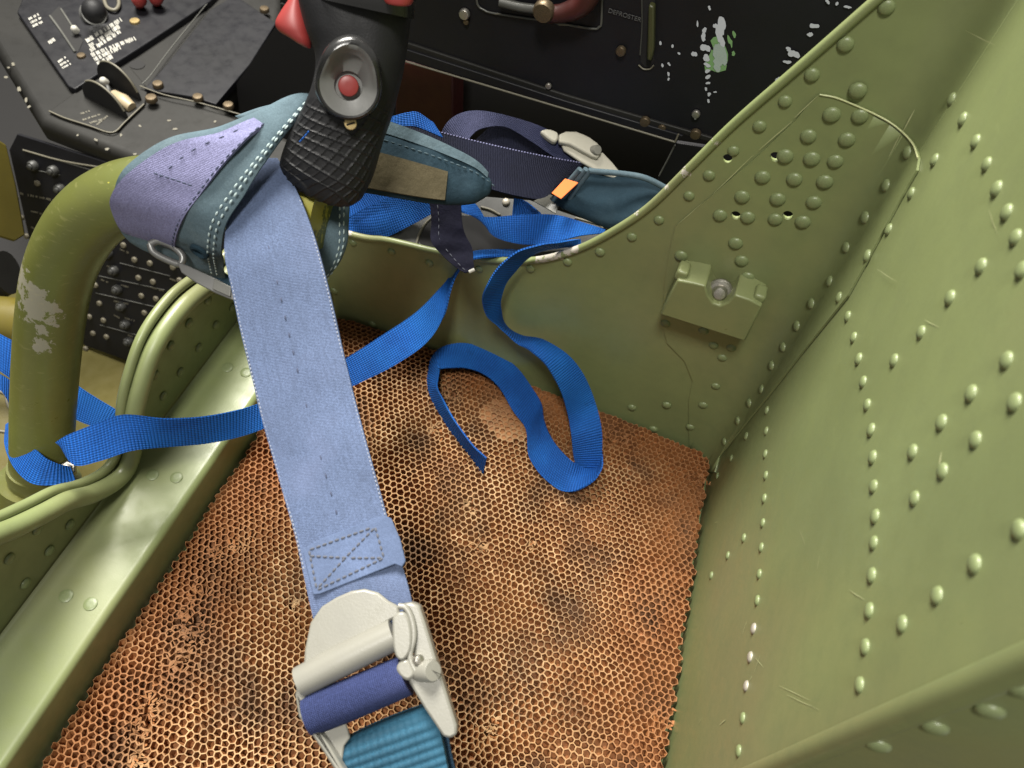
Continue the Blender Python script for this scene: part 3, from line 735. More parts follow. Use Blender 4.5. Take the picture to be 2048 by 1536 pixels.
# hooded boss round the red button
def boss():
    c0 = D(697, 172, .3680); n_v = unit(CAM - c0); u, v_, n_v = frame(n_v, up=D(712, 60, .3680) - c0)
    up = unit(np.cross(n_v, u)); R0 = 0.0150; V, F, MI_ = [], [], []; seg = 56
    lo = [(1.10, -0.9), (1.04, -0.12), (1.0, 0.0), (0.96, 0.03), (0.90, 0.0), (0.80, -0.05), (0.62, -0.12), (0.45, -0.18), (0.44, -0.34), (0.32, -0.34)]
    hi = [(1.10, -0.9), (1.08, 0.10), (1.05, 0.36), (0.97, 0.55), (0.86, 0.58), (0.76, 0.42), (0.68, 0.02), (0.45, -0.18), (0.44, -0.34), (0.32, -0.34)]
    for (r0, z0), (r1, z1) in zip(lo, hi):
        for j in range(seg):
            a = 2 * math.pi * j / seg; h = min(max((math.sin(a) + 0.05) / 0.75, 0), 1); h = h * h * (3 - 2 * h)
            r, z = r0 * (1 - h) + r1 * h, z0 * (1 - h) + z1 * h; ey = 1.0 if r < 0.5 else 1.0 + 0.40 * h
            V.append(c0 + R0 * (r * math.cos(a) * u + r * ey * math.sin(a) * up + z * n_v))
    for i in range(len(lo) - 1):
        for j in range(seg): F.append((i * seg + j, i * seg + (j + 1) % seg, (i + 1) * seg + (j + 1) % seg, (i + 1) * seg + j)); MI_.append(0 if i < 4 else 1)
    F.append(tuple((len(lo) - 1) * seg + j for j in range(seg))); MI_.append(1)
    b = obj('button_boss', V, F, [M_boss, M_bosscup], stick, auto=60, midx=MI_)
    me = lathe_mesh('button', [(1, -1.2), (1, 0.35), (0.93, 0.50), (0.8, 0.56), (0.3, 0.58)], M_red, 28)
    o = bpy.data.objects.new('button', me); link(o, b); place(o, c0 - n_v * 0.0030, n_v, 0.0049)
boss()
ME_SCREW = lathe_mesh('screw', [(1, -0.3), (1, 0.25), (0.9, 0.4), (0.5, 0.42)], M_brass, 16)
def screw(u, v, d, r, N=None, parent=None, mat_me=None, name='screw'):
    P = D(u, v, d); o = bpy.data.objects.new(name, mat_me or ME_SCREW); link(o, parent); place(o, P, CAM - P if N is None else N, r); return o
sc_ = screw(701, 247, .3795, 0.0032, None, stick)
pN = unit(CAM - D(701, 247, .3795))
tube('screw_slot', [D(693, 250, .3780), D(709, 245, .3780)], 0.0004, M_void, sc_, seg=6, n=2).matrix_parent_inverse = sc_.matrix_basis.inverted()
# small engraved white loop mark
tube('engraved_mark', [D(*q, .3745) for q in [(752, 152), (750, 146), (753, 140), (757, 143), (757, 151), (752, 154), (761, 158)]], 0.00022, M_letter, stick, seg=6, n=4)
tube('blue_thread', [D(599, 284, .3855), D(610, 272, .384), D(618, 262, .3835)], 0.0004, M_blue, stick, seg=6, n=3)

# ------------------------------------------------------------------ long shoulder strap
LS = [(490, 335, 556, 318, .412, 0), (462, 410, 594, 382, .4045, 0), (450, 495, 626, 462, .400, 0), (466, 585, 655, 565, .396, 0), (492, 705, 684, 690, .391, 0), (524, 835, 716, 820, .384, 0), (558, 955, 750, 945, .373, 0), (590, 1070, 783, 1062, .362, 0), (616, 1185, 815, 1165, .353, 0), (640, 1290, 835, 1250, .348, 0)]
strap = thing('shoulder_strap', 'wide faded lavender blue harness strap hanging from the stick across the honeycomb', 'strap')
ribbon('webbing', LS, 0.046, M_lav, strap, 0.0022, n=14, m=14, bulge=0.0022, wav=0.00035)
stitches('centre_stitching', LS, 0.046, 0.5, M_dthread, strap, 0.0095, 0.0026, 0.0008, 0.0034, n=14, v0=0.05, v1=0.2, skip=0.05)
stitches('edge_stitching', LS, 0.046, 0.985, M_fray, strap, 0.0021, 0.0014, 0.0007, 0.0012, n=14, v0=0.03, v1=0.22)
stitches('edge_stitching', LS, 0.046, 0.015, M_fray, strap, 0.0021, 0.0014, 0.0007, 0.0012, n=14, v0=0.05, v1=0.22)
fp = plane3((605, 1110, .3555), (790, 1080, .3545), (715, 1185, .3475))
slab('folded_end', [(604, 1098), (640, 1078), (765, 1030), (782, 1036), (800, 1078), (811, 1122), (804, 1134), (790, 1128), (640, 1188), (626, 1190)], fp, 0.0016, M_fold, strap, 0.0004)
def on_plane(pl, off): return lambda u, v: plane_hit(u, v, pl[0], pl[1]) + unit(pl[1]) * (off if np.dot(pl[1], CAM - pl[0]) > 0 else -off)
op = on_plane(fp, 0.0002)
nfp = unit(fp[1]) * (1 if np.dot(fp[1], CAM - fp[0]) > 0 else -1)
for a, b in [((618, 1100), (750, 1053)), ((750, 1053), (768, 1116)), ((768, 1116), (634, 1180)), ((618, 1100), (634, 1180)), ((618, 1112), (700, 1116)), ((700, 1116), (768, 1116)), ((750, 1055), (692, 1114)), ((692, 1114), (634, 1178))]:
    P = np.array([op(*(np.array(a) * (1 - t) + np.array(b) * t)) for t in np.linspace(0, 1, 8)])
    thread('box_stitching', P, np.tile(nfp, (8, 1)), M_gthread, strap, 0.0030, 0.0022, 0.0011, 0.0)

# ------------------------------------------------------------------ big cream buckle on that strap
bk = thing('harness_buckle', 'large cream metal buckle at the lower end of the lavender strap', 'buckle')
BPL = plane3((620, 1250, .346), (830, 1220, .3455), (770, 1500, .334))
bN = unit(BPL[1]) * (1 if np.dot(BPL[1], CAM - BPL[0]) > 0 else -1)
def bpl(off): return (BPL[0] + bN * off, bN)
def bpt(u, v, off): return plane_hit(u, v, BPL[0] + bN * off, bN)
slab('top_plate', [(606, 1336), (609, 1298), (620, 1246), (643, 1213), (672, 1195), (702, 1182), (728, 1178), (755, 1185), (776, 1202), (796, 1212), (800, 1232), (783, 1240), (690, 1292)], bpl(0.002), 0.0028, M_cream, bk, 0.0011)
tube('slide_bar', [bpt(600, 1364, .001), bpt(690, 1317, .001), bpt(790, 1268, .001)], [0.0068, 0.0072, 0.0070], M_cream, bk, seg=28, n=4)
slab('side_rail', [(798, 1209), (822, 1205), (838, 1211), (850, 1246), (874, 1327), (913, 1450), (914, 1470), (900, 1478), (886, 1474), (850, 1420), (818, 1366), (812, 1338), (828, 1310), (828, 1268), (816, 1226)], bpl(0.0060), 0.0085, M_cream, bk, 0.0012)
slab('inner_ear', [(784, 1236), (794, 1226), (808, 1225), (818, 1240), (823, 1268), (822, 1296), (812, 1316), (800, 1321), (790, 1310), (785, 1282)], bpl(0.0098), 0.010, M_cream, bk, 0.0016, curve=3)
tube('strap_lip', [bpt(*q, .0075) for q in [(797, 1212), (812, 1216), (824, 1240), (828, 1275), (820, 1308), (824, 1328), (838, 1350), (858, 1360)]], 0.0014, M_cream, bk, seg=10, n=5)
slab('knuckle', [(790, 1338), (800, 1322), (814, 1319), (826, 1334), (830, 1350), (816, 1362), (800, 1354)], bpl(0.009), 0.009, M_cream, bk, 0.0015, curve=3)
slab('side_rail', [(598, 1340), (612, 1350), (610, 1386), (606, 1424), (632, 1456), (660, 1496), (694, 1550), (674, 1550), (640, 1496), (616, 1462), (596, 1434), (589, 1390)], bpl(0.0045), 0.006, M_cream, bk, 0.0012)
slab('lower_plate', [(628, 1458), (660, 1448), (690, 1442), (700, 1476), (688, 1492), (684, 1520), (692, 1552), (672, 1530)], bpl(-0.001), 0.002, M_cream, bk, 0.0006)
M_indigo = webbing('indigo_webbing', (0.040, 0.055, 0.155), 0.0009, 0.4, dirt=0.4, light=(0.06, 0.075, 0.19))
tube('webbing_roll', [bpt(617, 1431, .000), bpt(700, 1398, .000), bpt(812, 1350, .000)], [0.0088, 0.0090, 0.0088], M_indigo, bk, seg=28, n=4)
sN = unit(bN * 0.75 + (D(900, 1335, .34) - D(858, 1342, .34)) / np.linalg.norm(D(900, 1335, .34) - D(858, 1342, .34)) * 0.75)
ME_CS = lathe_mesh('slotted_screw', [(1, -1.6), (1, 0.5), (0.9, 0.66), (0.4, 0.68)], M_cream, 22)
o = bpy.data.objects.new('slotted_screw', ME_CS); link(o, bk); Ps = bpt(858, 1342, .0085); place(o, Ps, sN, 0.0046)
slt = prism('screw_slot', [Ps + sN * 0.00325 + q for q in (np.array([.0042, .0, .001]), np.array([.0042, 0, .0016]), np.array([-.0042, 0, -.0010]), np.array([-.0042, 0, -.0016]))],
            [Ps + sN * 0.0029 + q for q in (np.array([.0042, .0, .001]), np.array([.0042, 0, .0016]), np.array([-.0042, 0, -.0010]), np.array([-.0042, 0, -.0016]))], M_void, bk)
ME_PIN = lathe_mesh('pin', [(1, -2), (1, 0.6), (0.6, 0.9)], M_steel, 14)
o = bpy.data.objects.new('pin', ME_PIN); link(o, bk); place(o, bpt(836, 1320, .008), sN, 0.0022)

TE = [(700, 1478, 858, 1412, .3445, 0), (686, 1494, 868, 1420, .3405, 0), (684, 1512, 876, 1440, .338, 0), (690, 1560, 888, 1490, .336, 0), (715, 1640, 905, 1570, .333, 0), (760, 1760, 945, 1690, .330, 0)]
for P_ in [(0.135, 0.425, 0.185), (0.125, 0.470, 0.150), (0.115, 0.515, 0.090), (0.11, 0.545, 0.020), (0.11, 0.552, -0.012)]:   # runs on to the near side of the pan
    a_, b_ = np.array(P_) + np.array([0.021, 0, 0]), np.array(P_) - np.array([0.021, 0, 0]); TE.append((*px(a_), *px(b_), ('d', depth_of(a_), depth_of(b_)), 0))
ts = thing('adjuster_strap', 'teal ribbed strap looped through the cream buckle at the bottom edge', 'strap')
ribbon('ribbed_webbing', TE, 0.042, M_tealweb, ts, 0.004, n=10, m=10, bulge=0.001)
ribbon('under_layer', [(720, 1500, 895, 1440, .349, 0), (720, 1560, 900, 1490, .3475, 0), (740, 1640, 920, 1570, .345, 0), (790, 1800, 970, 1730, .341, 0)], 0.042, webbing('teal_webbing_under', (0.06, 0.13, 0.22), 0.0011, 0.4), ts, 0.002, n=8, m=8)  # teal-blue webbing of the strap layer behind

# ------------------------------------------------------------------ padded belt folded over the stick
pb = thing('padded_belt', 'padded teal belt with lavender webbing folded over the control stick', 'belt')
PB = [(330, 470, 455, 560, .452, 0), (262, 478, 450, 550, .445, 0), (234, 440, 446, 528, .430, 0), (226, 388, 444, 502, .411, 0), (256, 330, 452, 452, .398, 0), (340, 277, 486, 392, .392, 0), (440, 252, 530, 325, .392, 0), (520, 220, 578, 262, .396, 0), (588, 196, 622, 210, .404, 0), (640, 195, 655, 200, .418, 0)]
LV = [(290, 470, 370, 540, .448, 0), (250, 462, 354, 506, .434, 0), (224, 420, 352, 478, .413, 0), (226, 385, 368, 436, .3985, 0), (264, 342, 402, 388, .3905, 0), (345, 289, 450, 325, .3855, 0), (440, 266, 500, 274, .3865, 0), (505, 240, 530, 250, .3915, 0), (538, 226, 548, 232, .399, 0)]
ribbon('pad', PB, 0.075, M_teal, pb, 0.007, n=12, m=18, rnd=True, wav=0.0006)
ribbon('webbing', LV, 0.046, M_lav2, pb, 0.0020, n=12, m=12, wav=0.0003)
stitches('edge_stitching', PB, 0.075, 0.955, M_thread, pb, 0.0042, 0.0027, 0.0010, 0.0034, n=12, v0=0.012, v1=0.24)
stitches('edge_stitching', PB, 0.075, 0.905, M_thread, pb, 0.0042, 0.0027, 0.0010, 0.0038, n=12, v0=0.012, v1=0.24)
stitches('webbing_stitching', LV, 0.046, 0.97, M_dthread, pb, 0.0040, 0.0027, 0.0008, 0.0012, n=12, v0=0.02, v1=0.2)
stitches('webbing_stitching', LV, 0.046, 0.38, M_dthread, pb, 0.0075, 0.0028, 0.0006, 0.0012, n=12, v0=0.075, v1=0.2)
G, N_ = ribbon_grid(PB, 0.075, 12, 18)
G2, N2 = ribbon_grid(LV, 0.046, 12, 12)
row = G2[50, 3:12] + N2[50, 3:12] * 0.0012
thread('cross_stitching', row, N2[50, 3:12], M_dthread, pb, 0.0030, 0.0024, 0.0008, 0.0003)
ME_EYE = lathe_mesh('eyelet', [(1, 0), (0.95, 0.3), (0.7, 0.38), (0.5, 0.2), (0.45, 0.0)], M_tealdark, 18)
o = bpy.data.objects.new('eyelet', ME_EYE); link(o, pb); i_ = 33; place(o, G[i_, 15] + N_[i_, 15] * 0.0034, N_[i_, 15], 0.0055)
# lower side of the pad that shows right of the strap and under the fold
PB2 = [(640, 405, 700, 385, .445, 0), (640, 460, 698, 440, .443, 0), (632, 520, 694, 490, .447, 0), (610, 560, 672, 535, .452, 0), (560, 580, 632, 560, .458, 0), (470, 590, 520, 600, .462, 0)]
ribbon('lower_pad', PB2, 0.05, M_teal, pb, 0.006, n=8, m=10, rnd=True)
stitches('edge_stitching', PB2, 0.05, 0.86, M_thread, pb, 0.0042, 0.0027, 0.0009, 0.0034, n=8, v0=0.004, v1=0.075)
stitches('edge_stitching', PB2, 0.05, 0.72, M_thread, pb, 0.0042, 0.0027, 0.0009, 0.0036, n=8, v0=0.004, v1=0.075)
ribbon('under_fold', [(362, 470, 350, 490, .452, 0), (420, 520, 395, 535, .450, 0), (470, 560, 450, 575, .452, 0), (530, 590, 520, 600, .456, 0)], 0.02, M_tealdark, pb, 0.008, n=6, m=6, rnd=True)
# top corner of pad behind the grip
ribbon('pad_corner', [(470, 232, 520, 262, .452, 0), (530, 212, 560, 250, .446, 0), (600, 200, 620, 250, .44, 0), (660, 215, 660, 260, .44, 0)], 0.03, M_teal, pb, 0.006, n=6, m=8, rnd=True)

clip = thing('belt_clip', 'dark grey metal clip hanging under the padded teal belt', 'clip')
CP = plane3((360, 520, .420), (470, 590, .412), (400, 600, .415))
slab('clip_bar', [(352, 522), (378, 532), (430, 556), (466, 576), (470, 602), (430, 586), (392, 566), (362, 545)], CP, 0.003, M_bracket, clip, 0.0006)
slab('clip_end', [(428, 557), (462, 573), (460, 594), (424, 578)], (CP[0] + unit(CP[1]) * (0.0012 if np.dot(CP[1], CAM - CP[0]) > 0 else -0.0012), CP[1]), 0.002, M_greymetal, clip, 0.0004)
tube('clip_ring', [D(*q, .425) for q in [(300, 488), (318, 482), (345, 492), (365, 512), (360, 528), (335, 520), (308, 505), (300, 488)]], 0.0020, M_bracket, clip, seg=10, n=5)

# ------------------------------------------------------------------ flap with brown patch and navy tab
fl = thing('belt_flap', 'teal canvas belt flap with brown leather patch sticking out right of the grip', 'belt')
FL = [(700, 225, 690, 380, .452, 0), (760, 245, 745, 388, .455, 0), (830, 270, 815, 400, .460, 0), (890, 296, 878, 408, .466, 0), (940, 322, 928, 410, .472, 0), (968, 348, 955, 404, .478, 0), (980, 368, 972, 388, .482, 0)]
ribbon('flap', FL, 0.045, M_tealdark, fl, 0.011, n=10, m=16, rnd=True, wav=0.0006)
ribbon('top_binding', FL[:6], 0.045, M_teal, fl, 0.004, n=10, m=6, frac=(-0.02, 0.16), off=0.0035)
ribbon('patch', FL[:5], 0.045, M_brown, fl, 0.002, n=10, m=10, frac=(0.45, 0.96), off=0.0058, t0=2, t1=32)
stitches('edge_stitching', FL, 0.045, 0.26, M_teal, fl, 0.0040, 0.0028, 0.0008, 0.0056, n=10)
tab = thing('cloth_tab', 'dark navy cloth tab hanging over the seat rim below the teal flap', 'strap')
TB = [(858, 395, 922, 395, .50, 0), (863, 440, 924, 440, .503, 0), (862, 480, 930, 468, .506, 0), (882, 508, 944, 495, .508, 0), (912, 535, 947, 522, .508, 0), (930, 546, 949, 542, .508, 0)]
ribbon('tab_cloth', TB, 0.021, M_navytab, tab, 0.003, n=8, m=8, wav=0.0004)
stitches('tab_stitching', TB, 0.021, 0.25, M_gthread, tab, 0.0042, 0.0026, 0.0005, 0.0016, n=8)
tube('tag_end', [D(938, 544, .506), D(949, 539, .506)], 0.0012, M_letter, tab, seg=8, n=2)

# ------------------------------------------------------------------ bright blue straps
BW = 0.025
def blue(label, parts):
    o = thing('blue_strap', label, 'strap', 'bright blue webbing straps')
    for i, (nm, st, kw) in enumerate(parts): ribbon(nm, st, kw.pop('W', BW), M_blue, o, 0.0013, n=kw.pop('n', 8), m=kw.pop('m', 8), wav=0.0002, **kw)
    return o
S1 = [(1160, 478, 1162, 492, ('y', -0.012), 0), (1118, 484, 1124, 494, ('y', 0.004), 1), (1078, 489, 1094, 499, ('y', 0.012), 1), (1036, 503, 1062, 512, ('y', 0.016), 1), (1000, 532, 1036, 535, ('y', 0.020), 1), (975, 568, 1013, 565, ('y', 0.024), 1),
      (965, 600, 1002, 598, ('y', 0.024), 1), (975, 632, 1002, 624, ('y', 0.022), 1), (996, 652, 1008, 645, ('y', 0.018), 1), (1016, 670, 1022, 660, ('y', 0.016), 1), (1038, 688, 1044, 672, ('y', 0.016), 1), (1062, 702, 1086, 680, ('y', 0.020), 1), (1096, 735, 1132, 707, ('y', 0.026), 1),
      (1122, 783, 1166, 748, ('y', 0.030), 1), (1136, 832, 1190, 803, ('y', 0.034), 0), (1143, 874, 1203, 856, ('z', 0.030), 0), (1146, 906, 1204, 900, ('z', 0.017), 0), (1152, 936, 1198, 940, ('z', 0.004), 0)]
S1b = [(1204, 902, 1205, 914, ('z', 0.017), -1), (1200, 924, 1202, 938, ('z', 0.014), -1), (1184, 937, 1186, 962, ('z', 0.012), -1), (1162, 934, 1154, 981, ('z', 0.010), -1), (1140, 919, 1122, 981, ('z', 0.010), -1), (1115, 893, 1088, 956, ('z', 0.010), -1), (1098, 866, 1066, 928, ('z', 0.010), -1), (1087, 836, 1056, 904, ('z', 0.009), -1), (1082, 806, 1052, 858, ('z', 0.010), -1), (1066, 778, 1026, 822, ('z', 0.011), -1),
       (1036, 738, 996, 772, ('z', 0.014), -1), (996, 706, 962, 746, ('z', 0.018), -1), (950, 690, 928, 736, ('z', 0.020), -1), (912, 687, 898, 736, ('z', 0.020), -1), (882, 696, 880, 738, ('z', 0.018), -1), (866, 713, 878, 738, ('z', 0.016), -1), (858, 738, 876, 752, ('z', 0.012), -1),
       (855, 768, 874, 772, ('z', 0.010), -1), (866, 802, 884, 796, ('z', 0.010), -1), (900, 860, 912, 846, ('z', 0.010), -1), (938, 910, 946, 890, ('z', 0.010), -1), (966, 948, 973, 916, ('z', 0.010), -1)]
blue('bright blue strap curling down the far wall and looping on the honeycomb', [('webbing', S1, {}), ('looped_end', S1b, {})])
S2 = [(122, 892, 112, 884, .503, 0), (150, 930, 140, 868, .499, 0), (200, 922, 190, 848, .502, 0), (262, 902, 250, 829, .508, 0), (340, 892, 335, 838, .518, -1), (430, 884, 425, 831, .530, -1), (520, 860, 520, 806, .545, 0), (620, 812, 605, 762, .570, 0), (715, 768, 692, 716, .595, 0), (790, 730, 762, 672, .612, 0), (850, 688, 830, 626, .622, 0), (884, 640, 878, 578, .626, 1), (900, 584, 905, 546, .624, 1), (916, 545, 918, 528, .620, 1), (945, 518, 944, 505, ('y', 0.004), 1), (1000, 512, 1000, 500, ('y', -0.010), 1), (1060, 510, 1060, 502, ('y', -0.02), 1)]
blue('bright blue strap stretched from the stick base under the lavender strap to the far rim', [('webbing', S2, {})])
S7 = [(150, 962, 140, 934, .540, 0), (108, 970, 112, 926, .530, 0), (62, 966, 86, 912, .527, 0), (26, 930, 54, 878, .532, 0), (10, 885, 42, 842, .55, 0), (12, 850, 42, 830, .58, 0)]
blue('crumpled blue strap wrapped round the foot of the control stick', [('webbing', S7, {'wav': 0.0} if False else {})])
S6 = [(-60, 700, -70, 630, .60, 0), (0, 742, 0, 668, .60, 0), (40, 770, 60, 702, .605, 0), (150, 838, 165, 778, .612, 0), (215, 862, 240, 824, .612, 0), (270, 890, 300, 860, .62, 0)]
S6b = [(-40, 770, -40, 740, .59, 0), (0, 780, 0, 748, .592, 0), (30, 826, 34, 772, .60, 0), (60, 860, 80, 810, .61, 0)]
blue('bright blue strap passing behind the control stick at the left edge', [('webbing', S6, {}), ('lower_layer', S6b, {})])
S3 = [(690, 475, 688, 400, ('y', -0.035), 0), (760, 478, 740, 392, ('y', -0.035), 0), (830, 446, 800, 395, ('y', -0.040), 0), (880, 418, 850, 385, ('y', -0.045), 0)]
S3b = [(690, 440, 690, 380, ('y', -0.030), 0), (735, 415, 715, 378, ('y', -0.032), 0), (790, 392, 770, 360, ('y', -0.036), 0)]
blue('bright blue strap lying folded behind the rim just right of the grip', [('webbing', S3, {}), ('upper_layer', S3b, {})])
S4 = [(945, 400, 915, 408, ('y', -0.045), 0), (965, 428, 924, 424, ('y', -0.035), 0), (985, 470, 975, 434, ('y', -0.028), 0), (1040, 488, 1040, 430, ('y', -0.026), 0), (1100, 486, 1112, 430, ('y', -0.026), 0), (1160, 472, 1170, 446, ('y', -0.024), 0), (1208, 466, 1212, 460, ('y', -0.022), 0)]
S4b = [(1025, 432, 1028, 396, ('y', -0.05), 0), (1065, 436, 1050, 402, ('y', -0.048), 0), (1090, 446, 1080, 425, ('y', -0.04), 0)]
blue('bright blue strap draped along behind the scooped far rim', [('webbing', S4, {}), ('folded_layer', S4b, {})])
S5 = [(770, 252, 775, 236, .52, 0), (815, 252, 812, 226, .525, 0), (840, 256, 835, 225, .53, 0), (885, 275, 866, 246, .535, 0)]
blue('bright blue strap end peeking out behind the top of the grip', [('webbing', S5, {'W': 0.012})])

# ------------------------------------------------------------------ navy lap belt, small buckle, cushion behind the rim
lb = thing('lap_belt', 'navy lap belt looped behind the seat rim right of the grip', 'belt')
LB = [(740, 232, 735, 300, .545, 0), (800, 246, 800, 320, .55, 0), (880, 264, 880, 345, .555, 0), (960, 284, 960, 372, .56, 0), (1040, 302, 1035, 392, .565, 0), (1110, 316, 1085, 396, .57, 0), (1168, 326, 1120, 368, .575, 0)]
ribbon('lower_run', LB, 0.042, M_navy, lb, 0.0022, n=10, m=10)
ribbon('loop', [(1165, 322, 1150, 338, .580, 0), (1135, 288, 1105, 312, .578, 0), (1092, 258, 1060, 282, .575, 0), (1030, 236, 1010, 254, .572, 0), (960, 222, 962, 258, .568, 0), (915, 230, 940, 276, .566, 0), (888, 256, 925, 300, .568, 0), (885, 290, 915, 320, .575, 0)], 0.042, M_navyl, lb, 0.0022, n=10, m=10)
ribbon('loop_inside', [(945, 300, 950, 280, .590, 0), (985, 315, 990, 250, .592, 0), (1060, 335, 1052, 246, .592, 0), (1130, 340, 1110, 270, .59, 0), (1170, 345, 1150, 305, .588, 0)], 0.042, M_navy, lb, 0.0022, n=8, m=8)
stitches('edge_stitching', LB, 0.042, 0.015, M_lav2, lb, 0.0022, 0.0015, 0.0012, 0.0009, n=10)
thread('label_thread', np.array([D(808, 244, .5475), D(835, 250, .549)]), np.tile(CAM - D(808, 244, .55), (2, 1)), M_orange, lb, 0.0008, 0.0008, 0.0009, 0.0014)

sb = thing('small_buckle', 'small cream metal buckle on the navy lap belt behind the rim', 'buckle')
SP = (D(1180, 310, .573), np.array([-0.1, 0.35, 0.8]))
def spl(o): return (SP[0] + unit(SP[1]) * o, SP[1])
slab('lower_plate', [(1122, 286), (1138, 284), (1180, 308), (1206, 304), (1225, 324), (1241, 344), (1241, 352), (1230, 356), (1200, 345), (1160, 322), (1128, 300)], spl(0.0), 0.003, M_creamlit, sb, 0.001)
slab('upper_plate', [(1118, 268), (1132, 262), (1152, 262), (1168, 268), (1180, 274), (1196, 286), (1204, 298), (1196, 316), (1184, 312), (1140, 288), (1118, 284)], spl(0.005), 0.005, M_creamlit, sb, 0.0012)
slab('end_roll', [(1080, 262), (1092, 257), (1108, 260), (1118, 268), (1112, 284), (1096, 276)], spl(0.003), 0.006, M_creamlit, sb, 0.0014, curve=2)
o = bpy.data.objects.new('slotted_screw', ME_CS); link(o, sb); place(o, plane_hit(1192, 300, *spl(0.006)), (-0.5, 0.4, 0.6), 0.0036)

cu = thing('seat_cushion', 'dark teal quilted cushion tucked behind the scooped rim', 'cushion')
CU = [(1160, 335, 1100, 398, ('y', -0.060), 0), (1185, 338, 1128, 418, ('y', -0.058), 0), (1225, 345, 1175, 440, ('y', -0.055), 0), (1275, 350, 1230, 460, ('y', -0.050), 0), (1325, 368, 1290, 450, ('y', -0.045), 0), (1370, 400, 1340, 450, ('y', -0.045), 0)]
ribbon('cushion_body', CU, 0.05, M_tealdark, cu, 0.016, n=8, m=12, rnd=True, wav=0.0004)
for f_, d_ in ((0.02, 0.0), (0.3, 0.001)): pass
for i, (a, b) in enumerate([((1172, 338), (1116, 408)), ((1182, 339), (1126, 415)), ((1160, 338), (1106, 400))]):
    tube('piping', [H(*a, 'y', -0.046), H((a[0] + b[0]) / 2, (a[1] + b[1]) / 2, 'y', -0.046), H(*b, 'y', -0.046)], 0.0020, M_teal, cu, seg=10, n=4)
tube('piping', [H(*q, 'y', -0.046) for q in [(1180, 342), (1240, 347), (1290, 356), (1335, 378)]], 0.0022, M_teal, cu, seg=10, n=5)
tg_ = slab('orange_tag', [(1103, 386), (1130, 357), (1157, 365), (1122, 398)], (H(1130, 378, 'y', -0.036), (0, 0.6, 0.8)), 0.0012, M_orange, None, 0.0003, label='small orange tag on a pale tab beside the teal cushion', cat='tag')
slab('pale_tab', [(1066, 402), (1100, 388), (1122, 398), (1114, 420), (1112, 428), (1090, 415)], (H(1100, 405, 'y', -0.047), (0, 0.6, 0.8)), 0.002, M_cream, None, 0.0004, label='pale worn metal tab below the orange tag', cat='tab')
lk = thing('linkage_bracket', 'worn grey metal bracket with black hole behind the rim under the blue straps', 'bracket')
LP = (H(900, 450, 'y', -0.050), np.array([0, 0.45, 0.9]))
slab('bracket_plate', [(700, 470), (780, 470), (850, 418), (960, 392), (1060, 400), (1110, 418), (1190, 445), (1215, 462), (1150, 500), (900, 520), (700, 500)], LP, 0.004, M_linkage, lk, 0.0008)
hp = (LP[0] + unit(LP[1]) * 0.0006, LP[1])
slab('cutout', [(838, 482), (846, 455), (858, 440), (880, 430), (960, 432), (1000, 450), (1080, 470), (1090, 492), (1000, 505), (860, 508)], hp, 0.0015, M_void, lk, 0.0)
tube('cutout_edge', [plane_hit(u, v, *hp) for u, v in [(832, 492), (838, 470), (850, 448), (868, 432), (886, 426)]], 0.0012, M_edge, lk, seg=8, n=4)
tube('cutout_edge', [plane_hit(u, v, *hp) for u, v in [(962, 414), (982, 420), (1000, 430)]], 0.0012, M_edge, lk, seg=8, n=4)
tube('wire_clip', [plane_hit(u, v, LP[0] + unit(LP[1]) * 0.003, LP[1]) for u, v in [(1150, 436), (1180, 444), (1200, 450), (1204, 456), (1212, 452)]], 0.0012, M_edge, lk, seg=8, n=3)
for q in [(1012, 404), (1218, 452)]:
    o = bpy.data.objects.new('rivet', ME_BARE); link(o, lk); place(o, plane_hit(*q, *hp), LP[1], 0.0035)
# chipped bare metal on the scooped rim
CHIPS = []
# ------------------------------------------------------------------ right-hand console wall
rcn = thing('side_console', 'black side console panel with white paint chips and a slot lever', 'console')
YP = -0.10
def yp(o=0.0): return (np.array([0, YP + o, 0.2]), np.array([0, 1.0, 0]))
slab('upper_panel', [(560, -140), (2150, -140), (2150, 460), (1700, 345), (1360, 262), (815, 92), (560, 12)], yp(0.0), 0.004, M_black, rcn, 0.0006)
slab('ledge_flange', [(560, 6), (815, 86), (1130, 190), (1480, 292), (1480, 302), (1130, 202), (815, 100), (560, 20)], yp(0.002), 0.004, M_greyblack, rcn, 0.0008)
slab('ledge_face', [(560, 20), (815, 100), (1130, 202), (1366, 272), (1352, 284), (1130, 216), (815, 122), (560, 46)], yp(0.004), 0.003, M_black, rcn, 0.0006)
tube('worn_edge', [H(u, v, 'y', YP + 0.005) for u, v in [(560, 48), (815, 124), (1130, 218), (1350, 284)]], 0.0008, M_edge, rcn, seg=8, n=4)
tube('worn_edge', [H(u, v, 'y', YP + 0.005) for u, v in [(1350, 284), (1357, 268)]], 0.0007, M_edge, rcn, seg=8, n=2)
slab('lower_panel', [(1352, 286), (1480, 305), (1700, 380), (1700, 560), (1250, 520), (1318, 352)], yp(0.0), 0.004, M_black, rcn, 0.0006)
tube('lower_panel_edge', [H(u, v, 'y', YP + 0.001) for u, v in [(1350, 290), (1336, 318), (1318, 352)]], 0.0006, M_greymetal, rcn, seg=8, n=3)
ME_CB = lathe_mesh('bolt_head', [(1, -0.3), (1, 0.3), (0.85, 0.5), (0.3, 0.55)], M_steel, 12)
ME_CBB = lathe_mesh('dark_bolt_head', [(1, -0.3), (1, 0.3), (0.85, 0.5), (0.3, 0.55)], paint('dark_bronze', (0.12, 0.09, 0.055), 0.3, 0.4, metal=0.7).m, 12)
